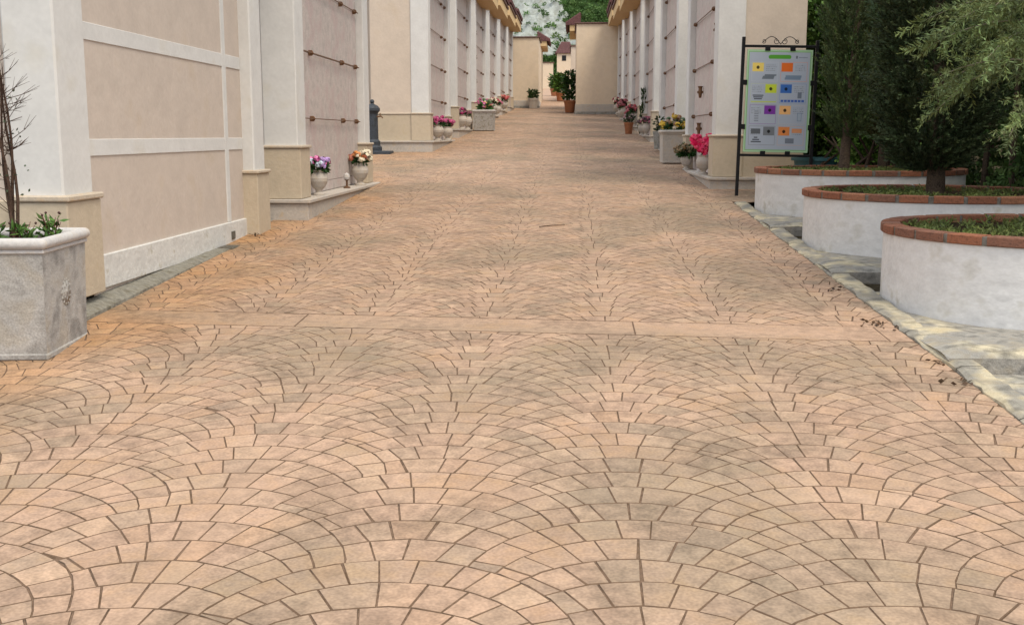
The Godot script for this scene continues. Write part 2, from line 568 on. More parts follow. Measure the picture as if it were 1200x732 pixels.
# ------------------------------------------------------------------ niche buildings
# side -1 left, +1 right; f: |x| of the pilaster fronts; d0..d1: along the lane
func niche_unit(side: float, f: float, d0: float, d1: float, ys: float, soffit: float, label: String, opt := {}) -> Node3D:
	var o := thing("niche_building", Vector3.ZERO, label, "building", "niche buildings lining the lane")
	var pw := 0.42
	var pd := 0.40
	var back: float = f + opt.get("depth", 1.32)
	var face: float = f + 0.11
	var X := func(a: float) -> float: return side * a
	# body behind the marble, and the two cream end walls
	B("wall", X.call(face + 0.03), X.call(back), ys - 0.6, soffit, d0 + 0.03, d1 - 0.03, M.cream, o, 0.01)
	var eb := B("wall_base", X.call(f + pd - 0.02), X.call(back + 0.02), ys - 0.02, ys + 0.585, d0 + 0.005, d1 - 0.005, M.travertine, o, 0.01)
	B("base_cap", X.call(f + pd - 0.02), X.call(back + 0.035), ys + 0.587, ys + 0.612, d0 - 0.01, d1 + 0.01, M.cap, eb, 0.006)
	# pilasters
	for e in [[d0, d0 + pw], [d1 - pw, d1]]:
		var p := B("pilaster", X.call(f), X.call(f + pd), ys + 0.60, soffit, e[0], e[1], M.white, o, 0.012)
		B("pilaster_base", X.call(f - 0.035), X.call(f + pd + 0.004), ys + 0.002, ys + 0.585, e[0] - 0.032, e[1] + 0.032, M.travertine, p, 0.008)
		B("pilaster_cap", X.call(f - 0.055), X.call(f + pd + 0.008), ys + 0.587, ys + 0.622, e[0] - 0.05, e[1] + 0.05, M.cap, p, 0.01)
	# ledge
	var lf: float = opt.get("ledge", f - 0.15)
	var sl := B("ledge_slab", X.call(lf), X.call(back), ys - 0.045, ys, d0 - 0.10, d1 + 0.05, M.ledge, o, 0.008)
	B("ledge_plinth", X.call(lf + 0.03), X.call(back - 0.02), ys - 0.75, ys - 0.047, d0 - 0.07, d1 + 0.02, M.ledge, sl, 0.01)
	# marble fronts: rows of one long and one short plate, with a bronze rail at each joint
	var a := d0 + pw + 0.012
	var b := d1 - pw - 0.012
	var cut: float = b - (b - a) * 0.145
	if side > 0: cut = a + (b - a) * 0.13
	var y0 := ys + 0.004
	var y1 := ys + 0.135
	var row := 0
	while y0 < soffit - 0.12:
		var yt: float = min(y1, soffit - 0.03)
		B("niche_plate", X.call(face), X.call(face + 0.04), y0 + 0.003, yt - 0.003, a, cut - 0.006, M.marble, o, 0.004)
		B("niche_plate", X.call(face), X.call(face + 0.04), y0 + 0.003, yt - 0.003, cut + 0.006, b, M.marble, o, 0.004)
		if row > 0 and yt < soffit - 0.2:
			begin()
			var xr: float = X.call(face - 0.045)
			tube([P(xr, yt, a + 0.03), P(xr, yt, b - 0.03)], [0.008, 0.008], 6)
			var rail := flush("rail", M.bronze, o)
			var spots: Array = [0.18, 0.68, 0.94] if side < 0 else [0.05, 0.22, 0.95]
			if opt.has("spots"): spots = opt.spots
			for s in spots:
				var dd := lerpf(a, b, s)
				begin()
				box(P(X.call(face - 0.054), yt - 0.034, dd - 0.016), P(X.call(face - 0.001), yt + 0.034, dd + 0.016), 0.010)
				blob(P(X.call(face - 0.054), yt, dd), Vector3(0.014, 0.026, 0.024), Color.WHITE, 0.0, 4, 6)
				flush("rosette", M.bronze, rail)
		y0 = y1
		y1 += 0.805
		row += 1
	# small bronze vases fixed to the plates: [share along, height over ledge]
	for v in opt.get("vases", []):
		var dd := lerpf(a, b, v[0])
		begin()
		var at := P(X.call(face - 0.05), ys + v[1], dd)
		lathe([Vector2(0.0, -0.10), Vector2(0.022, -0.09), Vector2(0.036, 0.0), Vector2(0.030, 0.06), Vector2(0.045, 0.10), Vector2(0.0, 0.09)], 8, at)
		box(at + Vector3(-0.05, -0.02, -0.012), at + Vector3(0.05, 0.02, 0.012), 0.004)
		flush("bronze_vase", M.bronze, o)
	# eave: boxed cornice, gutter, tiled roof
	var ev: float = f - 0.44
	var cor := B("cornice", X.call(ev), X.call(back + 0.1), soffit, soffit + 0.52, d0 - 0.14, d1 + 0.14, M.tan, o, 0.01)
	var gx: float = X.call(ev - 0.06)
	begin()
	box(P(gx, soffit + 0.38, d0 - 0.15), P(X.call(ev + 0.002), soffit + 0.49, d1 + 0.15), 0.025)
	flush("gutter", M.gutter, cor)
	begin()
	var rb: float = X.call(back + 0.2)
	var re: float = X.call(ev - 0.09)
	var r0 := soffit + 0.55
	var r1 := soffit + 1.0
	var q := [P(re, r0, d0 - 0.2), P(rb, r1, d0 - 0.2), P(rb, r1, d1 + 0.2), P(re, r0, d1 + 0.2)]
	var up := Vector3.UP * 0.07
	quad(q[0] + up, q[1] + up, q[2] + up, q[3] + up, Vector3.UP)
	quad(q[0], q[1], q[2], q[3], Vector3.DOWN)
	for i in 4:
		quad(q[i], q[(i + 1) % 4], q[(i + 1) % 4] + up, q[i] + up, (q[i] + q[(i + 1) % 4]) * 0.5 - (q[0] + q[2]) * 0.5)
	var n := int((d1 - d0 + 0.4) / 0.22)
	for i in n:
		var dd := d0 - 0.2 + (i + 0.5) * (d1 - d0 + 0.4) / n
		tube([P(re, r0 + 0.07, dd), P(rb, r1 + 0.07, dd)], [0.085, 0.075], 6)
	flush("roof", M.roof, o)
	return o

func first_building() -> void:
	var o := thing("plastered_niche_wall", Vector3.ZERO, "pink plastered building with white painted strips, not yet fitted with marble", "building", "niche buildings lining the lane")
	var so := 4.75
	B("wall", -3.42, -4.75, 0.05, so, 7.40, 11.75, M.pink, o, 0.01)
	B("end_wall_base", -3.74, -4.77, 0.05, 1.16, 7.36, 7.402, M.travertine, o, 0.006)
	B("white_band", -3.395, -3.425, 0.49, 0.735, 7.755, 11.56, M.band, o, 0.006)
	for s in [[1.45, 1.57], [2.262, 2.385], [3.07, 3.19], [3.88, 4.0]]:
		B("horizontal_strip", -3.412, -3.425, s[0], s[1], 7.755, 10.948, M.white, o, 0.003)
		B("horizontal_strip", -3.412, -3.425, s[0], s[1], 11.062, 11.545, M.white, o, 0.003)
	B("vertical_strip", -3.410, -3.425, 0.738, so - 0.01, 10.95, 11.06, M.white, o, 0.003)
	# near pilaster
	var p := B("pilaster", -3.38, -3.735, 1.17, so, 7.285, 7.75, M.white, o, 0.014)
	B("pilaster_base", -3.345, -3.74, 0.485, 1.155, 7.25, 7.79, M.travertine, p, 0.008)
	B("pilaster_cap", -3.325, -3.745, 1.157, 1.20, 7.232, 7.808, M.cap, p, 0.01)
	B("painted_recess", -3.42, -3.73, 0.1, 0.483, 7.27, 7.76, M.hole_shade, p, 0.006)  # solid block under the base, its colour carries the recess's shade
	# far pilaster
	var q := B("pilaster", -3.30, -3.70, 1.21, so, 11.56, 11.96, M.white, o, 0.014)
	B("pilaster_base", -3.265, -3.70, 0.50, 1.197, 11.53, 11.995, M.travertine, q, 0.008)
	B("pilaster_cap", -3.245, -3.70, 1.199, 1.235, 11.51, 12.015, M.cap, q, 0.01)
	# sloping concrete footing along the wall, and a dark slab painted as a drain hole at its upper end
	begin()
	var a0 := 6.6
	var a1 := 10.55
	var pr := [[-3.265, -0.05], [-3.27, 0.03], [-3.30, 0.05], [-3.40, 0.095], [-3.45, 0.11]]
	var seg := 26
	for s in seg:
		var da := lerpf(a0, a1, float(s) / seg)
		var db := lerpf(a0, a1, float(s + 1) / seg)
		for i in 4:
			var wa := 0.010 * nz.get_noise_2d(da * 260.0, i * 77.0)
			var wb := 0.010 * nz.get_noise_2d(db * 260.0, i * 77.0)
			var wc := 0.010 * nz.get_noise_2d(da * 260.0, (i + 1) * 77.0)
			var wd := 0.010 * nz.get_noise_2d(db * 260.0, (i + 1) * 77.0)
			var fade_a := 1.0 - 0.85 * float(s) / seg
			var fade_b := 1.0 - 0.85 * float(s + 1) / seg
			quad(P(pr[i][0] + wa, gy(da) + pr[i][1] * fade_a + wa, da), P(pr[i][0] + wb, gy(db) + pr[i][1] * fade_b + wb, db), P(pr[i + 1][0] + wd, gy(db) + pr[i + 1][1] * fade_b + wd, db), P(pr[i + 1][0] + wc, gy(da) + pr[i + 1][1] * fade_a + wc, da), Vector3(0.5, 1, 0))
	flush("footing", M.footing, o)
	B("painted_slot", -3.24, -3.40, 0.3, gy(10.6) + 0.012, 10.5, 10.78, M.hole_shade, o, 0.01)  # flat slab, the darkness of the open slot is in its colour
	B("painted_hole", -3.385, -3.40, 0.56, 0.64, 10.98, 11.09, M.hole_shade, o, 0.004)  # thin plate coloured with the shade of a small hole in the band
	var cor := B("cornice", -2.98, -4.9, so, so + 0.5, 7.1, 12.1, M.tan, o, 0.01)
	B("gutter", -2.88, -2.981, so + 0.36, so + 0.49, 7.05, 12.15, M.gutter, cor, 0.03)
	begin()
	quad(P(-2.84, so + 0.53, 7.05), P(-2.84, so + 0.53, 12.15), P(-5.0, so + 1.0, 12.15), P(-5.0, so + 1.0, 7.05), Vector3.UP)
	quad(P(-2.84, so + 0.60, 7.05), P(-2.84, so + 0.60, 12.15), P(-5.0, so + 1.07, 12.15), P(-5.0, so + 1.07, 7.05), Vector3.UP)
	for i in 23:
		var dd := 7.15 + i * 0.22
		tube([P(-2.84, so + 0.60, dd), P(-5.0, so + 1.07, dd)], [0.085, 0.075], 6)
	flush("roof", M.roof, o)

func plain_block(n: String, label: String, x0: float, x1: float, d0: float, d1: float, yb: float, ytop: float, band: float, m: Material) -> Node3D:
	var o := thing(n, Vector3.ZERO, label, "building")
	B("wall", x0, x1, yb - 1.0, ytop, d0, d1, m, o, 0.01)
	if band > 0.0:
		B("base_course", x0 - 0.03, x1 + 0.03, yb + 0.12, yb + band, d0 - 0.03, d1 + 0.03, M.ledge, o, 0.008)
		B("plinth", x0 - 0.06, x1 + 0.06, yb - 1.0, yb + 0.118, d0 - 0.07, d1 + 0.06, M.concrete, o, 0.01)
	B("coping", x0 - 0.08, x1 + 0.08, ytop + 0.002, ytop + 0.06, d0 - 0.08, d1 + 0.08, M.gutter, o, 0.01)
	return o

func eave_block(label: String, x0: float, x1: float, d0: float, d1: float, yb: float, ytop: float, side: int, rise: float) -> void:
	var o := thing("far_block", Vector3.ZERO, label, "building")
	B("wall", x0, x1, yb - 1.0, ytop, d0, d1, M.peach, o, 0.01)
	# cornice and sloping tiled eave on the lane side
	var e := x0 if side > 0 else x1
	var s := float(side)
	B("cornice", e - 0.34 * s, e + 0.2 * s, ytop + 0.002, ytop + 0.30, d0 - 0.12, d1 + 0.12, M.tan, o, 0.01)
	begin()
	var r0 := P(e - 0.52 * s, ytop + 0.30, d0 - 0.2)
	var r1 := P(e + 0.22 * s, ytop + 0.30 + rise, d0 - 0.2)
	var al := Vector3(0, 0, -(d1 - d0 + 0.4))
	var up := Vector3(0, 0.09, 0)
	quad(r0 + up, r1 + up, r1 + al + up, r0 + al + up, Vector3.UP)
	quad(r0, r1, r1 + al, r0 + al, Vector3.DOWN)
	quad(r0, r0 + up, r0 + al + up, r0 + al, Vector3(-s, 0, 0))
	quad(r1 + up, Vector3(r1.x, r0.y, r1.z), Vector3(r1.x, r0.y, r1.z) + al, r1 + up + al, Vector3(s, 0, 0))
	tri(r0 + up, r1 + up, Vector3(r1.x, r0.y, r0.z), Vector3(0, 0, 1))
	tri(r0, r0 + up, Vector3(r1.x, r0.y, r0.z), Vector3(0, 0, 1))
	for i in 22:
		var q := al * ((i + 0.5) / 22.0)
		tube([r0 + up + q, r1 + up + q], [0.08, 0.07], 6)
	flush("roof", M.roof, o)

func gable_house(label: String, x0: float, x1: float, d0: float, d1: float, yb: float, yw: float, yr: float) -> void:
	var o := thing("house", Vector3.ZERO, label, "house")
	B("wall", x0, x1, yb, yw, d0, d1, M.peach, o, 0.01)
	begin()
	var e := 0.18
	var a := P(x0 - e, yw - 0.05, d0 - e)
	var b := P(x1 + e, yw - 0.05, d0 - e)
	var c := P(x1 + e, yw - 0.05, d1 + e)
	var d := P(x0 - e, yw - 0.05, d1 + e)
	var r0 := P(lerpf(x0, x1, 0.25), yr, (d0 + d1) * 0.5)
	var r1 := P(lerpf(x0, x1, 0.75), yr, (d0 + d1) * 0.5)
	quad(a, b, r1, r0, Vector3(0, 1, 1))
	quad(c, d, r0, r1, Vector3(0, 1, -1))
	tri(a, d, r0, Vector3(-1, 1, 0))
	tri(b, c, r1, Vector3(1, 1, 0))
	quad(a, b, c, d, Vector3.DOWN)
	for i in 12:
		var t := (i + 0.5) / 12.0
		tube([a.lerp(b, t), r0.lerp(r1, t)], [0.05, 0.05], 5)
	flush("roof", M.roof, o)
	B("window", lerpf(x0, x1, 0.3), lerpf(x0, x1, 0.55), yw - 0.75, yw - 0.25, d0 - 0.03, d0 + 0.02, M.black, o, 0.004)

# ------------------------------------------------------------------ flowers and pots
func petals(at: Vector3, r: float, col: Color, n := 9) -> void:
	# a blossom: overlapping cupped petals round a centre
	for i in n:
		var dv := Vector3(rng.randf_range(-1, 1), rng.randf_range(-0.5, 1), rng.randf_range(-1, 1)).normalized()
		var u := dv.cross(Vector3(rng.randf(), rng.randf(), 0.3)).normalized()
		var w := dv.cross(u)
		var c := col.lerp(Color.WHITE, rng.randf_range(0.0, 0.12)) * rng.randf_range(0.8, 1.1)
		c.a = 1.0
		var p := at + dv * r * 0.72
		var s := r * 0.62
		tri(p + dv * r * 0.28, p + u * s, p + w * s, dv, c)
		tri(p + dv * r * 0.28, p + w * s, p - u * s, dv, c)
		tri(p + dv * r * 0.28, p - u * s, p - w * s, dv, c)
		tri(p + dv * r * 0.28, p - w * s, p + u * s, dv, c)

func leaf(base: Vector3, dir: Vector3, len: float, wid: float, col: Color) -> void:
	var u := dir.cross(Vector3(rng.randf_range(-1, 1), rng.randf_range(-1, 1), rng.randf_range(-1, 1))).normalized()
	var nrm := dir.cross(u).normalized()
	var mid := base + dir * len * 0.45
	var tip := base + dir * len - nrm * len * 0.12
	tri(base, mid + u * wid, tip, nrm, col)
	tri(base, tip, mid - u * wid, nrm, col)

# cols: colours of the blossoms; r: spread of the bunch; at: middle of the bunch
func bouquet(o: Node3D, at: Vector3, r: Vector3, cols: Array, n: int, fr: float, green := Color(0.035, 0.085, 0.025)) -> void:
	begin()
	for i in n:
		var dv := Vector3(rng.randf_range(-1, 1), rng.randf_range(-0.35, 1), rng.randf_range(-1, 1)).normalized() * rng.randf_range(0.55, 1.0)
		petals(at + dv * r, fr * rng.randf_range(0.75, 1.2), cols[i % cols.size()])
	flush("blossoms", M.petal, o)
	begin()
	for i in n * 4:
		var dv := Vector3(rng.randf_range(-1, 1), rng.randf_range(-0.8, 0.6), rng.randf_range(-1, 1)).normalized()
		var c := green * rng.randf_range(0.6, 1.5)
		c.a = 1.0
		leaf(at + dv * r * 0.35 + Vector3(0, -r.y * 0.3, 0), (dv + Vector3(0, 0.1, 0)).normalized(), r.x * rng.randf_range(0.35, 0.7), r.x * 0.16, c)
	for i in 5:
		var q := Vector3(rng.randf_range(-0.3, 0.3) * r.x, 0, rng.randf_range(-0.3, 0.3) * r.z)
		tube([at + Vector3(0, -r.y * 1.25, 0) + q * 0.2, at + q], [0.004, 0.003], 4, green)
	flush("leaves", M.leaf, o)

func urn_profile(h: float, r: float) -> Array:
	return [Vector2(0, 0), Vector2(r * 0.62, 0), Vector2(r * 0.62, h * 0.06), Vector2(r * 0.36, h * 0.12), Vector2(r * 0.36, h * 0.20), Vector2(r * 0.72, h * 0.34), Vector2(r * 0.97, h * 0.55), Vector2(r, h * 0.68), Vector2(r * 0.86, h * 0.84), Vector2(r * 0.70, h * 0.91), Vector2(r * 0.80, h), Vector2(r * 0.68, h), Vector2(r * 0.60, h * 0.9), Vector2(0, h * 0.88)]

func flower_urn(at: Vector3, h: float, r: float, cols: Array, label: String, m: Material, n := 14, spread := 1.25, fr := 0.042) -> void:
	var o := thing("flower_urn", at, label, "flower vase", "flower vases on the ledges")
	begin()
	lathe(urn_profile(h, r), 18)
	flush("urn", m, o)
	bouquet(o, Vector3(0, h + r * 0.62, 0), Vector3(r * spread, r * 0.85, r * spread), cols, n, fr)

func pot_plant(at: Vector3, h: float, r: float, ph: float, pr: float, m: Material, green: Color, label: String, n := 160, flowers := []) -> void:
	var o := thing("potted_plant", at, label, "potted plant", "potted plants along the lane")
	begin()
	lathe([Vector2(0, 0), Vector2(r * 0.72, 0), Vector2(r * 0.92, h * 0.82), Vector2(r, h * 0.82), Vector2(r * 1.02, h), Vector2(r * 0.86, h), Vector2(r * 0.82, h * 0.9), Vector2(0, h * 0.9)], 16)
	flush("pot", m, o)
	begin()
	for i in 5:
		var q := Vector3(rng.randf_range(-0.5, 0.5) * pr, ph * rng.randf_range(0.6, 0.95), rng.randf_range(-0.5, 0.5) * pr)
		tube([Vector3(0, h * 0.85, 0), Vector3(q.x * 0.5, h + q.y * 0.5, q.z * 0.5), Vector3(q.x, h + q.y, q.z)], [0.010, 0.008, 0.004], 5, green * 0.6)
	for i in n:
		var t := rng.randf()
		var dv := Vector3(rng.randf_range(-1, 1), rng.randf_range(-0.2, 0.8), rng.randf_range(-1, 1)).normalized()
		var c := green * rng.randf_range(0.5, 1.5)
		c.a = 1.0
		leaf(Vector3(dv.x * pr * 0.7 * rng.randf(), h + ph * t, dv.z * pr * 0.7 * rng.randf()), dv, pr * rng.randf_range(0.3, 0.65), pr * 0.13, c)
	flush("foliage", M.leaf, o)
	if flowers.size() > 0:
		begin()
		for i in 10:
			petals(Vector3(rng.randf_range(-1, 1) * pr * 0.8, h + ph * rng.randf_range(0.5, 1.0), rng.randf_range(-1, 1) * pr * 0.8), 0.035, flowers[i % flowers.size()])
		flush("blossoms", M.petal, o)

# square stone trough on the lane
func trough(at: Vector3, w: float, l: float, h: float, label: String, m: Material, rim: Material) -> Node3D:
	var o := thing("stone_planter", at, label, "planter", "stone planters along the lane")
	begin()
	# tapering body
	var t := 0.955
	for s in [[Vector3(1, 0, 0), Vector3(0, 0, 1)], [Vector3(-1, 0, 0), Vector3(0, 0, 1)], [Vector3(0, 0, 1), Vector3(1, 0, 0)], [Vector3(0, 0, -1), Vector3(1, 0, 0)]]:
		var nv: Vector3 = s[0]
		var tv: Vector3 = s[1]
		var a: float = w * 0.5 if absf(nv.x) > 0.5 else l * 0.5
		var b: float = l * 0.5 if absf(nv.x) > 0.5 else w * 0.5
		quad(nv * a * t - tv * b * t + Vector3(0, 0.035, 0), nv * a * t + tv * b * t + Vector3(0, 0.035, 0), nv * a + tv * b + Vector3(0, h - 0.03, 0), nv * a - tv * b + Vector3(0, h - 0.03, 0), nv)
	box(Vector3(-w * 0.5 + 0.008, 0.0, -l * 0.5 + 0.008), Vector3(w * 0.5 - 0.008, 0.045, l * 0.5 - 0.008), 0.012)
	flush("body", m, o)
	# rolled rim
	begin()
	var rr := 0.034
	var y := h - 0.005
	for k in 4:
		var c := [Vector3(-w * 0.5, y, -l * 0.5), Vector3(w * 0.5, y, -l * 0.5), Vector3(w * 0.5, y, l * 0.5), Vector3(-w * 0.5, y, l * 0.5)]
		tube([c[k], c[(k + 1) % 4]], [rr, rr], 12)
		blob(c[k], Vector3.ONE * rr, Color.WHITE, 0.0, 8, 12)
	box(Vector3(-w * 0.5 - 0.012, h - 0.062, -l * 0.5 - 0.012), Vector3(w * 0.5 + 0.012, h - 0.038, l * 0.5 + 0.012), 0.005)
	flush("rim", rim, o)
	bpart("soil", Vector3(-w * 0.5 + 0.03, h - 0.07, -l * 0.5 + 0.03), Vector3(w * 0.5 - 0.03, h - 0.028, l * 0.5 - 0.03), M.soil, o, 0.005)
	return o

func rosette(o: Node3D, at: Vector3, nv: Vector3, r: float, m: Material) -> void:
	begin()
	var u := nv.cross(Vector3.UP).normalized()
	var w := Vector3.UP
	for ring in [[1.0, 14, 0.17], [0.58, 8, 0.22]]:
		for i in ring[1]:
			var an: float = TAU * i / ring[1]
			var p: Vector3 = at + (u * cos(an) + w * sin(an)) * r * ring[0]
			blob(p, Vector3(r * ring[2] * (0.55 if absf(nv.x) > 0.5 else 1.0), r * ring[2], r * ring[2] * (0.55 if absf(nv.z) > 0.5 else 1.0)), Color.WHITE, 0.0, 5, 7)
	blob(at, Vector3(r * 1.12 * (0.09 if absf(nv.x) > 0.5 else 1.0), r * 1.12, r * 1.12 * (0.09 if absf(nv.z) > 0.5 else 1.0)), Color.WHITE, 0.0, 10, 20)
	blob(at, Vector3(r * 0.3 * (0.5 if absf(nv.x) > 0.5 else 1.0), r * 0.3, r * 0.3 * (0.5 if absf(nv.z) > 0.5 else 1.0)), Color.WHITE, 0.0, 5, 8)
	flush("rosette", m, o)

# ------------------------------------------------------------------ round planters and kerb
func brick_mesh(r0: float, r1: float, h: float, ang: float, tint: Color) -> ArrayMesh:
	begin()
	var b := 0.006
	var n := 3
	# cross-section (radius, y) of a chamfered brick, swept by the angle
	var sec := [Vector2(r1, b), Vector2(r1, h - b), Vector2(r1 - b, h), Vector2(r0 + b, h), Vector2(r0, h - b), Vector2(r0, b), Vector2(r0 + b, 0), Vector2(r1 - b, 0)]
	var cm := Vector2((r0 + r1) * 0.5, h * 0.5)
	for i in n:
		var a0 := -ang * 0.5 + ang * i / n
		var a1 := -ang * 0.5 + ang * (i + 1) / n
		for k in 8:
			var s0: Vector2 = sec[k]
			var s1: Vector2 = sec[(k + 1) % 8]
			var am := (a0 + a1) * 0.5
			var hv := (s0 + s1) * 0.5 - cm
			quad(Vector3(cos(a0) * s0.x, s0.y, sin(a0) * s0.x), Vector3(cos(a1) * s0.x, s0.y, sin(a1) * s0.x), Vector3(cos(a1) * s1.x, s1.y, sin(a1) * s1.x), Vector3(cos(a0) * s1.x, s1.y, sin(a0) * s1.x), Vector3(cos(am) * hv.x, hv.y, sin(am) * hv.x), tint)
	for s in [-1.0, 1.0]:
		var a: float = ang * 0.5 * s
		for k in range(1, 7):
			var q0: Vector2 = sec[0]
			var q1: Vector2 = sec[k]
			var q2: Vector2 = sec[k + 1]
			tri(Vector3(cos(a) * q0.x, q0.y, sin(a) * q0.x), Vector3(cos(a) * q1.x, q1.y, sin(a) * q1.x), Vector3(cos(a) * q2.x, q2.y, sin(a) * q2.x), Vector3(-sin(a), 0, cos(a)) * s, tint)
	return build_mesh()

func round_planter(cx: float, cd: float, r: float, yb: float, yt: float, label: String, variants: Array) -> Node3D:
	var o := thing("round_planter", P(cx, yb, cd), label, "planter", "round planters with brick rims")
	var h := yt - yb - 0.065
	begin()
	lathe([Vector2(r - 0.20, 0), Vector2(r - 0.015, 0), Vector2(r - 0.015, h * 0.5), Vector2(r - 0.015, h), Vector2(r - 0.14, h), Vector2(r - 0.14, h - 0.2)], 64)
	flush("wall", M.planter_white, o)
	begin()
	lathe([Vector2(r - 0.006, h + 0.0015), Vector2(r - 0.004, h + 0.06), Vector2(r - 0.125, h + 0.06), Vector2(r - 0.122, h - 0.06)], 64)
	var ring := flush("mortar_joint", M.mortar_grey, o)
	var n := 28
	for i in n:
		var b := put(variants[rng.randi() % variants.size()], "brick", M.brick, o, Vector3(0, h + 0.002 + rng.randf_range(-0.001, 0.003), 0))
		b.rotation.y = TAU * i / n + rng.randf_range(-0.003, 0.003)
	begin()
	var rs := r - 0.13
	for i in 6:
		for k in 32:
			var f := func(ii: int, kk: int) -> Vector3:
				var rr := rs * ii / 6.0
				var a := TAU * kk / 32.0
				return Vector3(cos(a) * rr, h + 0.018 - 0.012 * (ii / 6.0) + 0.012 * nz.get_noise_2d(cos(a) * rr * 200.0 + cx * 99.0, sin(a) * rr * 200.0), sin(a) * rr)
			quad(f.call(i, k), f.call(i, k + 1), f.call(i + 1, k + 1), f.call(i + 1, k), Vector3.UP)
	flush("soil", M.soil, o)
	return o

func kerbs() -> void:
	var o := Node3D.new()
	o.name = "kerb"
	add_child(o)
	tag(o, "low concrete kerb with worn yellow paint beside the round planters", "", "", "structure")
	# sloping kerb strip in short lengths, chipped edges
	var d := 2.4
	while d < 14.6:
		var l: float = min(rng.randf_range(0.85, 1.15), 14.7 - d)
		begin()
		var seg := 12
		for s in seg:
			var da := d + l * s / seg + (0.004 if s == 0 else 0.0)
			var db := d + l * (s + 1) / seg - (0.004 if s == seg - 1 else 0.0)
			var sec := func(dd: float) -> Array:
				var j := 0.022 * nz.get_noise_2d(dd * 300.0, 5.0) + 0.012 * nz3.get_noise_2d(dd * 700.0, 9.0)
				return [P(2.150 + j, gy(dd) - 0.05, dd), P(2.155 + j, gy(dd) + 0.010 + j * 0.4, dd), P(2.185 + j * 0.7, gy(dd) + 0.024 + j * 0.3, dd), P(2.30 + j * 0.3, gy(dd) + 0.026 + j * 0.5, dd), P(2.31, gy(dd) - 0.1, dd)]
			var A: Array = sec.call(da)
			var Bq: Array = sec.call(db)
			for i in 4:
				for half in 2:
					var a: Vector3 = A[i].lerp(A[i + 1], half * 0.5)
					var b: Vector3 = Bq[i].lerp(Bq[i + 1], half * 0.5)
					var c: Vector3 = Bq[i].lerp(Bq[i + 1], half * 0.5 + 0.5)
					var e: Vector3 = A[i].lerp(A[i + 1], half * 0.5 + 0.5)
					var f := func(p: Vector3) -> Color:
						var t: float = clamp((nz.get_noise_2d(p.z * 190.0, p.x * 420.0 + p.y * 300.0) + 0.05) / 0.25, 0.0, 1.0)
						return Color(0.33, 0.31, 0.265).lerp(Color(0.64, 0.56, 0.39), t * 0.85)
					var hint := Vector3(-0.6, 1, 0) if i < 3 else Vector3(1, 0.2, 0)
					var n1 := (b - a).cross(c - a).normalized()
					if n1.dot(hint) < 0: n1 = -n1
					tri3(a, b, c, n1, n1, n1, f.call(a), f.call(b), f.call(c))
					tri3(a, c, e, n1, n1, n1, f.call(a), f.call(c), f.call(e))
		flush("kerb_stone", M.kerb_paint, o)
		d += l
	# level pads, stepping up with the lane; yellow-painted edges
	var pads := [[3.4, 6.32, 0.255], [6.32, 9.2, 0.374], [9.2, 12.05, 0.514], [12.05, 14.65, 0.655]]
	for p in pads:
		begin()
		var x0 := 2.168
		var x1 := 5.2
		var nx := 44
		var nd := 40
		var f := func(i: int, k: int) -> Vector3:
			var xx := lerpf(x0, x1, float(i) / nx)
			var dd := lerpf(p[0], p[1], float(k) / nd)
			var e := 0.0
			if k == 0: e = -0.030
			elif k == 1: e = -0.006
			if i == 0: e -= 0.022
			elif i == 1: e -= 0.004
			return P(xx, p[2] + e + 0.012 * nz.get_noise_2d(xx * 160.0, dd * 160.0), dd)
		var col := func(v: Vector3) -> Color:
			var dd: float = -v.z - p[0]
			var edge: float = max(smoothstep(0.42, 0.2, dd), smoothstep(2.56, 2.4, v.x))
			var t: float = clamp((nz.get_noise_2d(v.x * 210.0, v.z * 210.0) + 0.02) / 0.25, 0.0, 1.0)
			return Color(0.35, 0.335, 0.30).lerp(Color(0.66, 0.58, 0.40), t * edge * 0.9)
		for i in nx:
			for k in nd:
				var a: Vector3 = f.call(i, k)
				var b: Vector3 = f.call(i + 1, k)
				var c: Vector3 = f.call(i + 1, k + 1)
				var e: Vector3 = f.call(i, k + 1)
				tri3(a, b, c, Vector3.UP, Vector3.UP, Vector3.UP, col.call(a), col.call(b), col.call(c))
				tri3(a, c, e, Vector3.UP, Vector3.UP, Vector3.UP, col.call(a), col.call(c), col.call(e))
		# riser towards the lower pad
		var g := Color(0.36, 0.34, 0.305)
		quad(P(x0, p[2] - 0.030, p[0]), P(x1, p[2] - 0.030, p[0]), P(x1, p[2] - 0.3, p[0] + 0.012), P(x0, p[2] - 0.3, p[0] + 0.012), Vector3(0, 0, 1), g)
		quad(P(x0, p[2] - 0.3, p[0]), P(x0, p[2] - 0.04, p[0]), P(x0, p[2] - 0.022, p[1]), P(x0, p[2] - 0.3, p[1]), Vector3(-1, 0, 0), g)
		flush("concrete_pad", M.kerb_paint, o)

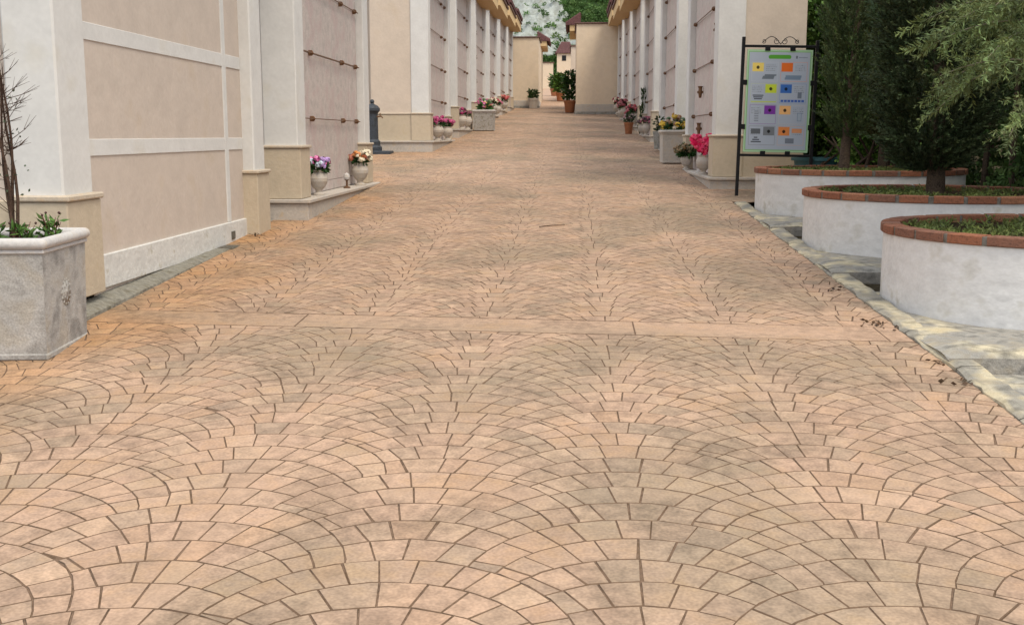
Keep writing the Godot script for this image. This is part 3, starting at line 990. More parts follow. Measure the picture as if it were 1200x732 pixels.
# ------------------------------------------------------------------ plants
# sprig of narrow leaflets along a stem, in +y
func sprig_mesh(n: int, len: float, leaf_len: float, leaf_w: float, spread: float, droop: float) -> ArrayMesh:
	begin()
	var stem := func(t: float) -> Vector3: return Vector3(0, len * t, droop * len * t * t)
	for i in 4:
		var a: Vector3 = stem.call(i / 4.0)
		var b: Vector3 = stem.call((i + 1) / 4.0)
		tri(a - Vector3(0.0025, 0, 0), a + Vector3(0.0025, 0, 0), b, Vector3(0, 0, 1), Color(0.6, 0.5, 0.35))
	for i in n:
		var t := (i + rng.randf()) / n
		var p: Vector3 = stem.call(t)
		var an := rng.randf() * TAU
		var dv := Vector3(cos(an) * spread, 1.0 - spread * 0.5, sin(an) * spread).normalized()
		var u := dv.cross(Vector3(rng.randf_range(-1, 1), rng.randf_range(-1, 1), rng.randf_range(-1, 1))).normalized()
		var l := leaf_len * rng.randf_range(0.7, 1.2) * (1.0 - 0.4 * t)
		var nv := dv.cross(u).normalized()
		var c := Color.WHITE * rng.randf_range(0.75, 1.2)
		c.a = 1.0
		tri(p, p + dv * l * 0.5 + u * leaf_w, p + dv * l, nv, c)
		tri(p, p + dv * l, p + dv * l * 0.5 - u * leaf_w, nv, c)
	return build_mesh()

func multi(n: String, mesh: Mesh, xfs: Array, cols: Array, parent: Node) -> MultiMeshInstance3D:
	var mm := MultiMesh.new()
	mm.transform_format = MultiMesh.TRANSFORM_3D
	mm.use_colors = true
	mm.mesh = mesh
	mm.instance_count = xfs.size()
	for i in xfs.size():
		mm.set_instance_transform(i, xfs[i])
		mm.set_instance_color(i, cols[i])
	var o := MultiMeshInstance3D.new()
	o.multimesh = mm
	o.material_override = M.leaf
	if parent == null:
		o.name = numbered(n)
		add_child(o)
	else:
		o.name = n
		parent.add_child(o, true)
	o.set_meta("kind", "stuff")
	return o

func aim(dir: Vector3, at: Vector3, s: float) -> Transform3D:
	var y := dir.normalized()
	var r := Vector3(rng.randf_range(-1, 1), rng.randf_range(-1, 1), rng.randf_range(-1, 1))
	var x := y.cross(r).normalized()
	var z := x.cross(y)
	return Transform3D(Basis(x * s, y * s, z * s), at)

func tint(c: Color, lo: float, hi: float) -> Color:
	var v := rng.randf_range(lo, hi)
	return Color(c.r * v * rng.randf_range(0.9, 1.12), c.g * v, c.b * v * rng.randf_range(0.85, 1.1))

# conifer: trunk, limbs and sprigs on a crown given as radius over height
func conifer(n: String, at: Vector3, h: float, trunk_r: float, crown: Array, count: int, sprig: Mesh, s0: float, s1: float, c: Color, upward: float, label: String, lumps := 0.35) -> void:
	var o := thing(n, at, label, "tree", "trees in the round planters")
	begin()
	var pts := []
	var rad := []
	for i in 7:
		var t := i / 6.0
		pts.append(Vector3(0.05 * sin(t * 5.0 + at.z), h * 0.9 * t, 0.05 * cos(t * 4.0 + at.x) - 0.05 * cos(at.x)))
		rad.append(trunk_r * (1.25 if i == 0 else 1.0) * (1.0 - 0.85 * t))
	tube(pts, rad, 10)
	flush("trunk", M.bark, o)
	var xf := []
	var co := []
	var lim := []
	for i in count:
		var t := rng.randf()
		var y := lerpf(crown[0].x, crown[crown.size() - 1].x, t)
		var r := 0.0
		for k in crown.size() - 1:
			if y >= crown[k].x and y <= crown[k + 1].x:
				r = lerpf(crown[k].y, crown[k + 1].y, (y - crown[k].x) / (crown[k + 1].x - crown[k].x))
		var an := rng.randf() * TAU
		r *= 1.0 + lumps * nz.get_noise_3d(cos(an) * 90.0 + at.x * 50.0, y * 110.0, sin(an) * 90.0)
		var rr := r * sqrt(rng.randf_range(0.12, 1.0))
		var p := Vector3(cos(an) * rr, y, sin(an) * rr)
		var dv := Vector3(cos(an), upward, sin(an)) + Vector3(rng.randf_range(-0.5, 0.5), rng.randf_range(-0.4, 0.4), rng.randf_range(-0.5, 0.5))
		xf.append(aim(dv, p, rng.randf_range(s0, s1)))
		co.append(tint(c, 0.6, 1.35))
		if i % max(1, count / 34) == 0: lim.append(p)
	begin()
	for p in lim:
		var st := Vector3(0, max(p.y - 0.35 * Vector2(p.x, p.z).length() - 0.1, crown[0].x * 0.9), 0)
		tube([st, st.lerp(p, 0.5) + Vector3(0, 0.03, 0), p], [trunk_r * 0.28, trunk_r * 0.18, 0.004], 5)
	flush("limbs", M.bark, o).set_meta("kind", "stuff")
	multi("crown", sprig, xf, co, o)

func weeping_tree(at: Vector3, sprig: Mesh) -> void:
	var o := thing("weeping_tree", at, "feathery pale green tree with arching branches over the nearest round planter", "tree", "trees in the round planters")
	begin()
	tube([Vector3(0, -0.1, 0), Vector3(0.05, 0.7, 0.02), Vector3(0.0, 1.5, 0.05), Vector3(0.06, 2.4, 0.0), Vector3(0.02, 3.4, 0.02)], [0.11, 0.085, 0.075, 0.055, 0.02], 10)
	flush("trunk", M.bark, o)
	var xf := []
	var co := []
	begin()
	for i in 135:
		var an := rng.randf() * TAU
		var y0 := rng.randf_range(1.0, 3.4)
		var L := rng.randf_range(0.65, 1.2) * (1.0 if y0 < 2.4 else 0.8)
		var rise := rng.randf_range(0.25, 0.6)
		var drop := rng.randf_range(0.1, 0.55)
		var side := Vector3(-sin(an), 0, cos(an)) * rng.randf_range(-0.3, 0.3)
		var pts := []
		var rad := []
		for k in 9:
			var t := k / 8.0
			pts.append(Vector3(cos(an) * L * t, y0 + rise * t * 1.6 - (rise + drop) * t * t, sin(an) * L * t) + side * t * t)
			rad.append(lerpf(0.013, 0.0022, t))
		tube(pts, rad, 5, Color(0.42, 0.38, 0.26))
		for k in range(2, 9):
			for j in 6:
				var t2 := (k - rng.randf()) / 8.0
				var i0: int = clamp(int(t2 * 8.0), 0, 7)
				var p: Vector3 = pts[i0].lerp(pts[i0 + 1], t2 * 8.0 - i0)
				var fw: Vector3 = (pts[i0 + 1] - pts[i0]).normalized()
				var dv := fw * 0.9 + Vector3(rng.randf_range(-0.8, 0.8), rng.randf_range(-0.7, 0.45), rng.randf_range(-0.8, 0.8))
				xf.append(aim(dv, p, rng.randf_range(0.7, 1.25)))
				co.append(tint(Color(0.19, 0.25, 0.095), 0.55, 1.35))
	flush("branches", M.pale_branch, o).set_meta("kind", "stuff")
	multi("crown", sprig, xf, co, o)

func hedge(n: String, x0: float, x1: float, d0: float, d1: float, y0: float, y1: float, count: int, sprig: Mesh, c: Color, label: String, smin := 0.8, smax := 1.5) -> void:
	var ctr := P((x0 + x1) * 0.5, gy(d0), (d0 + d1) * 0.5)
	var o := thing(n, ctr, label, "hedge", "greenery behind the planters")
	var xf := []
	var co := []
	begin()
	for i in 24:
		var p := Vector3(rng.randf_range(x0, x1) * 0.96, gy(d0) - 0.1, -rng.randf_range(d0, d1)) - ctr
		tube([p, p + Vector3(rng.randf_range(-0.2, 0.2), (y1 - y0) * 0.5, rng.randf_range(-0.2, 0.2)), p + Vector3(rng.randf_range(-0.4, 0.4), (y1 - y0) * 0.85, rng.randf_range(-0.4, 0.4))], [0.04, 0.03, 0.01], 6)
	flush("stems", M.bark, o)
	while xf.size() < count:
		var q := Vector3(rng.randf_range(x0, x1), rng.randf_range(y0, y1), -rng.randf_range(d0, d1))
		var e := nz.get_noise_3d(q.x * 45.0, q.y * 45.0, q.z * 45.0)
		var inset: float = min(min(q.x - x0, x1 - q.x), min(min(-q.z - d0, d1 + q.z), y1 - q.y))
		if inset < 0.25 * (e + 0.6): continue
		if inset > 0.9 and rng.randf() < 0.5: continue
		var dv := Vector3(rng.randf_range(-1, 1), rng.randf_range(-0.2, 1.0), rng.randf_range(-1, 1)) + Vector3(-0.3, 0, 0.4)
		xf.append(aim(dv, q - ctr, rng.randf_range(smin, smax)))
		co.append(tint(c, 0.55, 1.4))
	multi("foliage", sprig, xf, co, o)

func weeds(cx: float, cd: float, r: float, y: float, count: int, label: String, blade: Mesh) -> void:
	var xf := []
	var co := []
	for i in count:
		var a := rng.randf() * TAU
		var rr := r * sqrt(rng.randf())
		var p := P(cx + cos(a) * rr, y, cd + sin(a) * rr)
		if nz.get_noise_2d(p.x * 160.0, p.z * 160.0) < -0.12: continue
		xf.append(aim(Vector3(rng.randf_range(-0.5, 0.5), 1.0, rng.randf_range(-0.5, 0.5)), p, rng.randf_range(0.5, 1.2)))
		co.append(tint(Color(0.13, 0.165, 0.045), 0.6, 1.3))
	var o := multi("weeds", blade, xf, co, null)
	tag(o, label, "weeds", "weeds in the round planters", "stuff")

# ------------------------------------------------------------------ sign
func sign_texture() -> ImageTexture:
	var w := 360
	var h := 520
	var im := Image.create(w, h, false, Image.FORMAT_RGB8)
	im.fill(Color(0.70, 0.84, 0.68))
	im.fill_rect(Rect2i(8, 8, w - 16, h - 16), Color(0.55, 0.74, 0.50))
	im.fill_rect(Rect2i(13, 13, w - 26, h - 26), Color(0.71, 0.75, 0.80))
	# heading pill and a small emblem line beside it
	for y in range(26, 46):
		var k: float = absf(y - 36.0)
		var ins := int(10.0 - sqrt(max(0.0, 100.0 - k * k)))
		im.fill_rect(Rect2i(118 + ins, y, 124 - ins * 2, 1), Color(0.36, 0.66, 0.22))
	im.fill_rect(Rect2i(268, 30, 10, 14), Color(0.42, 0.45, 0.50))
	for i in 7: im.fill_rect(Rect2i(284 + i * 7, 36, 5, 5), Color(0.50, 0.54, 0.60))
	var cols := [Color(0.97, 0.86, 0.45), Color(0.93, 0.46, 0.18), Color(0.82, 0.89, 0.27), Color(0.25, 0.45, 0.75), Color(0.52, 0.24, 0.66), Color(0.98, 0.76, 0.50), Color(0.50, 0.52, 0.54), Color(0.93, 0.58, 0.32)]
	var frame := [Color(0.78, 0.80, 0.83), Color(0.88, 0.66, 0.60), Color(0.78, 0.82, 0.70), Color(0.52, 0.62, 0.80), Color(0.60, 0.48, 0.70), Color(0.80, 0.78, 0.78), Color(0.56, 0.57, 0.62), Color(0.86, 0.72, 0.66)]
	var ink := Color(0.38, 0.42, 0.48)
	for i in 8:
		var cx := 28 + (i % 2) * 160
		var cy := 62 + (i / 2) * 108
		var cw := 146
		var ch := 98
		# thin frame
		im.fill_rect(Rect2i(cx, cy, cw, ch), frame[i])
		im.fill_rect(Rect2i(cx + 2, cy + 2, cw - 4, ch - 4), Color(0.72, 0.76, 0.81))
		var right: bool = i in [2, 4, 6]
		var bx := cx + (80 if right else 4)
		im.fill_rect(Rect2i(bx, cy + 4, 62, 44), cols[i])
		# round emblem in the colour field
		if i != 1:
			for yy in range(-8, 9):
				for xx in range(-9, 10):
					if xx * xx + yy * yy < 70: im.set_pixel(bx + 30 + xx, cy + 27 + yy, cols[i].darkened(0.72))
		# lines too small to read
		var tx := cx + (8 if right else 80)
		for l in 4:
			var x := tx
			while x < tx + 52:
				var ww := rng.randi_range(4, 10)
				im.fill_rect(Rect2i(x, cy + 14 + l * 9, min(ww, tx + 56 - x), 3), ink.lightened(rng.randf_range(0.15, 0.5)))
				x += ww + 3
		# little plan or bar drawings in the lower half
		match i:
			0:
				for yy in 24: im.fill_rect(Rect2i(cx + 66 - yy / 3 + (8 if yy < 8 else 0), cy + 62 + yy, 64, 1), Color(0.46, 0.50, 0.54))
			1:
				for yy in 22: im.fill_rect(Rect2i(cx + 28 - (4 if yy > 10 else 0), cy + 66 + yy, 88, 1), Color(0.50, 0.58, 0.66))
			2:
				for k in 3: im.fill_rect(Rect2i(cx + 12 + k * 4, cy + 58 + k * 9, 60 - k * 8, 5), Color(0.25, 0.28, 0.32))
				im.fill_rect(Rect2i(cx + 4, cy + 90, 138, 5), Color(0.78, 0.86, 0.36))
			3:
				for k in 7: im.fill_rect(Rect2i(cx + 8 + k * 19, cy + 82, 15, 11), Color(0.24, 0.40, 0.74))
				im.fill_rect(Rect2i(cx + 100, cy + 44, 22, 30), Color(0.48, 0.52, 0.58))
			4:
				for k in 5: im.fill_rect(Rect2i(cx + 26, cy + 30 + k * 12, 24, 7), Color(0.58, 0.61, 0.66))
			5:
				im.fill_rect(Rect2i(cx + 104, cy + 40, 24, 42), Color(0.52, 0.60, 0.70))
				im.fill_rect(Rect2i(cx + 107, cy + 43, 18, 36), Color(0.70, 0.75, 0.80))
			6:
				im.fill_rect(Rect2i(cx + 12, cy + 14, 52, 26), Color(0.40, 0.42, 0.44))
				for k in 3: im.fill_rect(Rect2i(cx + 30 - k * 8, cy + 56 + k * 11, 20 + k * 18, 6), Color(0.30, 0.32, 0.36))
			7:
				im.fill_rect(Rect2i(cx + 78, cy + 12, 56, 22), Color(0.90, 0.62, 0.44))
				im.fill_rect(Rect2i(cx + 44, cy + 62, 48, 26), Color(0.50, 0.53, 0.58))
	return ImageTexture.create_from_image(im)

func make_sign() -> void:
	var o := thing("notice_board", P(2.33, gy(15.7), 15.7), "black iron framed notice board with a map of coloured boxes", "sign")
	o.rotation.z = -0.016
	var w := 1.0
	begin()
	box(Vector3(-0.022, -0.05, -0.022), Vector3(0.022, 2.16, 0.022), 0.004)
	flush("post", M.black, o)
	begin()
	box(Vector3(w - 0.022, -0.05, -0.022), Vector3(w + 0.022, 2.12, 0.022), 0.004)
	flush("post", M.black, o)
	begin()
	box(Vector3(0.023, 2.02, -0.016), Vector3(w - 0.023, 2.055, 0.016), 0.004)
	flush("top_bar", M.black, o)
	begin()
	box(Vector3(0.023, 0.545, -0.016), Vector3(w - 0.023, 0.58, 0.016), 0.004)
	flush("bottom_bar", M.black, o)
	var bd := bpart("board", Vector3(0.055, 0.605, -0.008), Vector3(w - 0.055, 1.995, 0.006), M.gutter, o, 0.003)
	var q := MeshInstance3D.new()
	var qm := QuadMesh.new()
	qm.size = Vector2(w - 0.112, 1.386)
	q.mesh = qm
	var m := StandardMaterial3D.new()
	m.albedo_texture = sign_texture()
	m.albedo_color = Color(1, 1, 1)
	m.roughness = 0.35
	q.material_override = m
	q.name = "printed_map"
	bd.add_child(q)
	q.position = Vector3(w * 0.5, 1.3, 0.0095)
	for c in [[0.33, 2.005], [0.67, 2.005], [0.33, 0.595], [0.67, 0.595]]:
		begin()
		box(Vector3(c[0] - 0.035, c[1] - 0.028, -0.012), Vector3(c[0] + 0.035, c[1] + 0.028, 0.02), 0.003)
		flush("clip", M.black, o)
	for c in [[0.045, 0.95], [0.045, 1.55], [0.955, 0.95], [0.955, 1.55]]:
		begin()
		box(Vector3(c[0] - 0.026, c[1] - 0.035, -0.012), Vector3(c[0] + 0.026, c[1] + 0.035, 0.02), 0.003)
		flush("clip", M.black, o)
	# scrollwork on the top bar
	for s in [-1.0, 1.0]:
		begin()
		var pts := []
		var rad := []
		for i in 34:
			var t := i / 33.0
			var x := lerpf(0.0, 0.27, t)
			var y := 0.115 * sin(PI * min(1.0, t * 1.05)) * (1.0 - 0.25 * t)
			if t > 0.72:
				var k := (t - 0.72) / 0.28
				var an := -0.6 - k * 6.2
				x = 0.225 + cos(an) * 0.032 * (1.0 - 0.55 * k)
				y = 0.040 + sin(an) * 0.032 * (1.0 - 0.55 * k)
			pts.append(Vector3(w * 0.5 + s * x, 2.065 + y, 0))
			rad.append(0.0055)
		tube(pts, rad, 6)
		pts = []
		rad = []
		for i in 26:
			var k := i / 25.0
			var an := PI * 0.5 - k * 7.5
			pts.append(Vector3(w * 0.5 + s * (0.05 + cos(an) * 0.042 * (1.0 - 0.6 * k)), 2.10 + sin(an) * 0.04 * (1.0 - 0.6 * k), 0))
			rad.append(0.005)
		tube(pts, rad, 6)
		flush("scroll", M.black, o)

# ------------------------------------------------------------------ hill and ground
func make_ground() -> void:
	begin()
	var ds := [-70.0, -10.0, 0.0, 20.0, 40.0, 63.0, 90.0, 112.0]
	for i in ds.size() - 1:
		var a: float = ds[i]
		var b: float = ds[i + 1]
		quad(P(-160, gy(a) - 0.06, a), P(160, gy(a) - 0.06, a), P(160, gy(b) - 0.06, b), P(-160, gy(b) - 0.06, b), Vector3.UP)
	quad(P(-160, gy(112.0) - 0.06, 112), P(160, gy(112.0) - 0.06, 112), P(160, gy(112.0) - 0.3, 160), P(-160, gy(112.0) - 0.3, 160), Vector3.UP)
	var g := flush("ground", M.earth)
	tag(g, "bare brown earth under and beside the lane", "", "", "structure")

func hill_y(x: float, d: float) -> float:
	var t := d - 145.0
	var y := gy(110.0) + t * 0.33 + 0.0012 * t * t
	y += 4.0 * nz.get_noise_2d(x * 3.0, d * 3.0) * clampf(t / 20.0, 0.0, 1.0)
	y += 1.8 * nz2.get_noise_2d(x * 12.0, d * 9.0) * clampf(t / 10.0, 0.0, 1.0)
	y += 1.3 * absf(nz3.get_noise_2d(x * 50.0, d * 24.0)) * clampf(t / 6.0, 0.0, 1.0)
	return y

func rockiness(x: float, d: float) -> float:
	# grey netted rock to the left, green scrub to its upper right and low along the foot
	var a: float = (1.6 - (d - 168.0) * 0.15 - x) / 3.0
	var b: float = (d - 161.0 - x * 0.8) / 5.0
	return clampf(min(a, b), -1.0, 1.0) + 0.9 * nz2.get_noise_2d(x * 16.0, d * 12.0) + 0.35 * nz3.get_noise_2d(x * 40.0, d * 30.0)

func make_hill() -> void:
	begin()
	var xs := []
	for i in range(-46, 47):
		var t := i / 46.0
		xs.append(-2.0 + 26.0 * t + 150.0 * pow(t, 5.0) )
	var ds := []
	var d := 130.0
	while d < 360.0:
		ds.append(d)
		d += 0.7 if d < 200.0 else 4.0
	var pt := func(i: int, k: int) -> Vector3: return P(xs[i], hill_y(xs[i], ds[k]), ds[k])
	var pts := []
	var cs := []
	for k in ds.size():
		for i in xs.size():
			pts.append(pt.call(i, k))
			var r := rockiness(xs[i], ds[k])
			var n := nz3.get_noise_2d(xs[i] * 60.0, ds[k] * 60.0)
			var rock := Color(0.37, 0.40, 0.375) * (1.0 + 0.4 * n)
			var green := Color(0.075, 0.125, 0.045) * (1.0 + 0.4 * n)
			cs.append(green.lerp(rock, smoothstep(-0.05, 0.12, r)))
	var w := xs.size()
	var nr := []
	for k in ds.size():
		for i in w:
			var a: Vector3 = pts[k * w + min(i + 1, w - 1)] - pts[k * w + max(i - 1, 0)]
			var b: Vector3 = pts[min(k + 1, ds.size() - 1) * w + i] - pts[max(k - 1, 0) * w + i]
			var nn := a.cross(b).normalized()
			nr.append(nn if nn.y > 0 else -nn)
	for k in ds.size() - 1:
		for i in w - 1:
			var q := [k * w + i, k * w + i + 1, (k + 1) * w + i + 1, (k + 1) * w + i]
			tri3(pts[q[0]], pts[q[1]], pts[q[2]], nr[q[0]], nr[q[1]], nr[q[2]], cs[q[0]], cs[q[1]], cs[q[2]])
			tri3(pts[q[0]], pts[q[2]], pts[q[3]], nr[q[0]], nr[q[2]], nr[q[3]], cs[q[0]], cs[q[2]], cs[q[3]])
	var o := flush("hill", M.hill)
	tag(o, "steep hillside of grey netted rock and green scrub behind the buildings", "", "", "structure")
	# scrub: leaf clumps
	begin()
	for i in 70:
		var dv := Vector3(rng.randf_range(-1, 1), rng.randf_range(-0.2, 1), rng.randf_range(-1, 1)).normalized()
		var c := Color.WHITE * rng.randf_range(0.6, 1.3)
		c.a = 1.0
		leaf(dv * rng.randf_range(0.3, 0.85), (dv + Vector3(rng.randf_range(-0.6, 0.6), 0.3, rng.randf_range(-0.6, 0.6))).normalized(), 0.42, 0.13, c)
	var clump := build_mesh()
	var xf := []
	var co := []
	for i in 24000:
		var dd := 145.0 + 60.0 * rng.randf()
		var x := rng.randf_range(-0.12, 0.10) * dd
		var r := rockiness(x, dd)
		if r > 0.0 and rng.randf() > 0.02: continue
		var s := rng.randf_range(0.3, 0.85)
		xf.append(Transform3D(Basis(Vector3.UP, rng.randf() * TAU).scaled(Vector3(s, s * rng.randf_range(0.8, 1.3), s)), P(x, hill_y(x, dd) + 0.1, dd)))
		co.append(tint(Color(0.09, 0.165, 0.045), 0.55, 1.5))
	var sc := multi("hillside_scrub", clump, xf, co, null)
	tag(sc, "dense green scrub growing over the hillside above the red roofs", "scrub", "", "stuff")

# ------------------------------------------------------------------ small things
func make_fountain() -> void:
	var o := thing("drinking_fountain", P(-4.34, gy(24.55), 24.55), "dark blue-grey cast iron drinking fountain post with a tap", "fountain")
	begin()
	box(Vector3(-0.26, -0.04, -0.26), Vector3(0.42, 0.06, 0.26), 0.015)
	flush("basin", M.iron, o)
	begin()
	lathe([Vector2(0, 0.06), Vector2(0.20, 0.06), Vector2(0.20, 0.14), Vector2(0.165, 0.18), Vector2(0.165, 0.26), Vector2(0.125, 0.31), Vector2(0.118, 0.86), Vector2(0.135, 0.89), Vector2(0.17, 0.93), Vector2(0.17, 0.98), Vector2(0.12, 1.04), Vector2(0.05, 1.07), Vector2(0.035, 1.09), Vector2(0.05, 1.125), Vector2(0.035, 1.165), Vector2(0, 1.18)], 8)
	flush("column", M.iron, o)
	begin()
	tube([Vector3(0.10, 0.80, 0.03), Vector3(0.20, 0.81, 0.03), Vector3(0.235, 0.77, 0.03)], [0.018, 0.016, 0.014], 8)
	box(Vector3(0.165, 0.82, 0.015), Vector3(0.185, 0.88, 0.045), 0.004)
	flush("tap", M.bronze, o)

func near_planter() -> void:
	var o := trough(P(-3.425, gy(6.5) - 0.018, 6.52), 0.74, 0.74, 0.69, "weathered grey stone planter with rosettes against the plastered building", M.trough, M.trough_rim)
	o.rotation.y = 0.10
	rosette(o, Vector3(0.360, 0.36, 0.0), Vector3.RIGHT, 0.075, M.urn_grey)
	rosette(o, Vector3(0.0, 0.36, 0.360), Vector3.BACK, 0.075, M.urn_grey)
	var top := gy(6.5) + 0.65
	# bare woody shrub
	var s := thing("bare_shrub", P(-3.33, top - 0.03, 6.50), "leafless brown shrub with thin twigs rising from the stone planter", "shrub")
	begin()
	var stems := []
	for i in 4:
		var q := Vector3(rng.randf_range(-0.03, 0.03), 0, rng.randf_range(-0.03, 0.03))
		var pts := []
		var rad := []
		for k in 8:
			var t := k / 7.0
			pts.append(q + Vector3(0.025 * sin(t * 6.0 + i * 2.0) - 0.02 * t, t * (1.0 + 0.06 * i), 0.025 * cos(t * 5.0 + i)))
			rad.append(lerpf(0.012, 0.004, t))
		tube(pts, rad, 7)
		stems.append(pts)
	flush("stem", M.twig, s)
	begin()
	for i in 70:
		var pts: Array = stems[i % 4]
		var k := rng.randi_range(1, 6)
		var p: Vector3 = pts[k].lerp(pts[k + 1], rng.randf())
		var an := rng.randf() * TAU
		var dv := Vector3(cos(an), rng.randf_range(0.1, 1.2), sin(an)).normalized()
		var L := rng.randf_range(0.06, 0.24)
		var e := p + dv * L + Vector3(0, 0.02, 0)
		tube([p, p + dv * L * 0.5 + Vector3(rng.randf_range(-0.01, 0.01), 0.0, 0), e], [0.0024, 0.0018, 0.0009], 4)
		for j in 2:
			var d2 := (dv + Vector3(rng.randf_range(-0.8, 0.8), rng.randf_range(-0.3, 0.6), rng.randf_range(-0.8, 0.8))).normalized()
			tube([p + dv * L * 0.5, p + dv * L * 0.5 + d2 * L * 0.5], [0.0018, 0.0009], 3)
	flush("twigs", M.twig, s)
	begin()
	for i in 34:
		var pts2: Array = stems[i % 4]
		var k2 := rng.randi_range(2, 6)
		var p2: Vector3 = pts2[k2] + Vector3(rng.randf_range(-0.1, 0.1), rng.randf_range(-0.05, 0.1), rng.randf_range(-0.1, 0.1))
		leaf(p2, Vector3(rng.randf_range(-1, 1), rng.randf_range(-0.5, 1), rng.randf_range(-1, 1)).normalized(), 0.025, 0.007, Color(0.06, 0.085, 0.05))
	flush("buds", M.leaf, s).set_meta("kind", "stuff")
	# low plants round its foot
	for p in [[-3.22, 6.37, 0.16, "small green plant with reddish stalks at the front corner of the stone planter"], [-3.16, 6.62, 0.19, "taller green plant with dark buds beside the plastered building's pilaster"], [-3.38, 6.30, 0.15, "small green plant at the foot of the leafless shrub"], [-3.50, 6.42, 0.17, "green plant behind the leafless shrub in the stone planter"]]:
		var g := thing("low_plant", P(p[0], top - 0.03, p[1]), p[3], "plant", "low plants in the stone planter")
		begin()
		for i in 10:
			var dv := Vector3(rng.randf_range(-0.5, 0.5), 1, rng.randf_range(-0.5, 0.5)).normalized()
			tube([Vector3.ZERO, dv * p[2] * rng.randf_range(0.7, 1.1)], [0.0035, 0.0018], 4, Color(0.13, 0.035, 0.04))
			if i % 3 == 0: blob(dv * p[2] * 1.05, Vector3.ONE * 0.008, Color(0.07, 0.035, 0.03), 0.3, 4, 5)
		for i in 90:
			var dv := Vector3(rng.randf_range(-1, 1), rng.randf_range(0.0, 1), rng.randf_range(-1, 1)).normalized()
			leaf(Vector3(rng.randf_range(-0.06, 0.06), rng.randf_range(0, p[2] * 0.8), rng.randf_range(-0.06, 0.06)), dv, rng.randf_range(0.04, 0.075), 0.012, tint(Color(0.07, 0.14, 0.03), 0.6, 1.4))
		flush("foliage", M.leaf, g)

func litter() -> void:
	begin()
	for spot in [[2.10, 7.32, 18, 0.08], [2.12, 6.3, 6, 0.06], [2.10, 8.6, 8, 0.10], [2.10, 10.4, 8, 0.12], [-3.22, 11.4, 14, 0.08], [2.11, 5.9, 10, 0.05]]:
		for i in spot[2]:
			var x: float = spot[0] + rng.randfn(0.0, 0.04) - absf(rng.randfn(0.0, spot[3] * 0.6))
			var d: float = spot[1] + rng.randfn(0.0, spot[3])
			if x > 2.13: x = 2.13
			leaf(P(x, gy(d) + 0.006 + rng.randf() * 0.012, d), Vector3(rng.randf_range(-1, 1), rng.randf_range(0, 0.3), rng.randf_range(-1, 1)).normalized(), rng.randf_range(0.02, 0.05), rng.randf_range(0.006, 0.014), tint(Color(0.08, 0.048, 0.028), 0.5, 1.5))
	var o := flush("fallen_leaves", M.leaf)
	tag(o, "scraps of dry brown leaf litter along the lane's edges", "leaf litter", "", "stuff")
	var t := thing("twig", P(-0.19, gy(12.3) + 0.006, 12.3), "thin dark twig lying on the paving", "twig")
	begin()
	tube([Vector3(-0.14, 0.0, 0.10), Vector3(-0.02, 0.008, 0.02), Vector3(0.14, 0.002, -0.12)], [0.005, 0.006, 0.003], 5)
	flush("stick", M.twig, t)

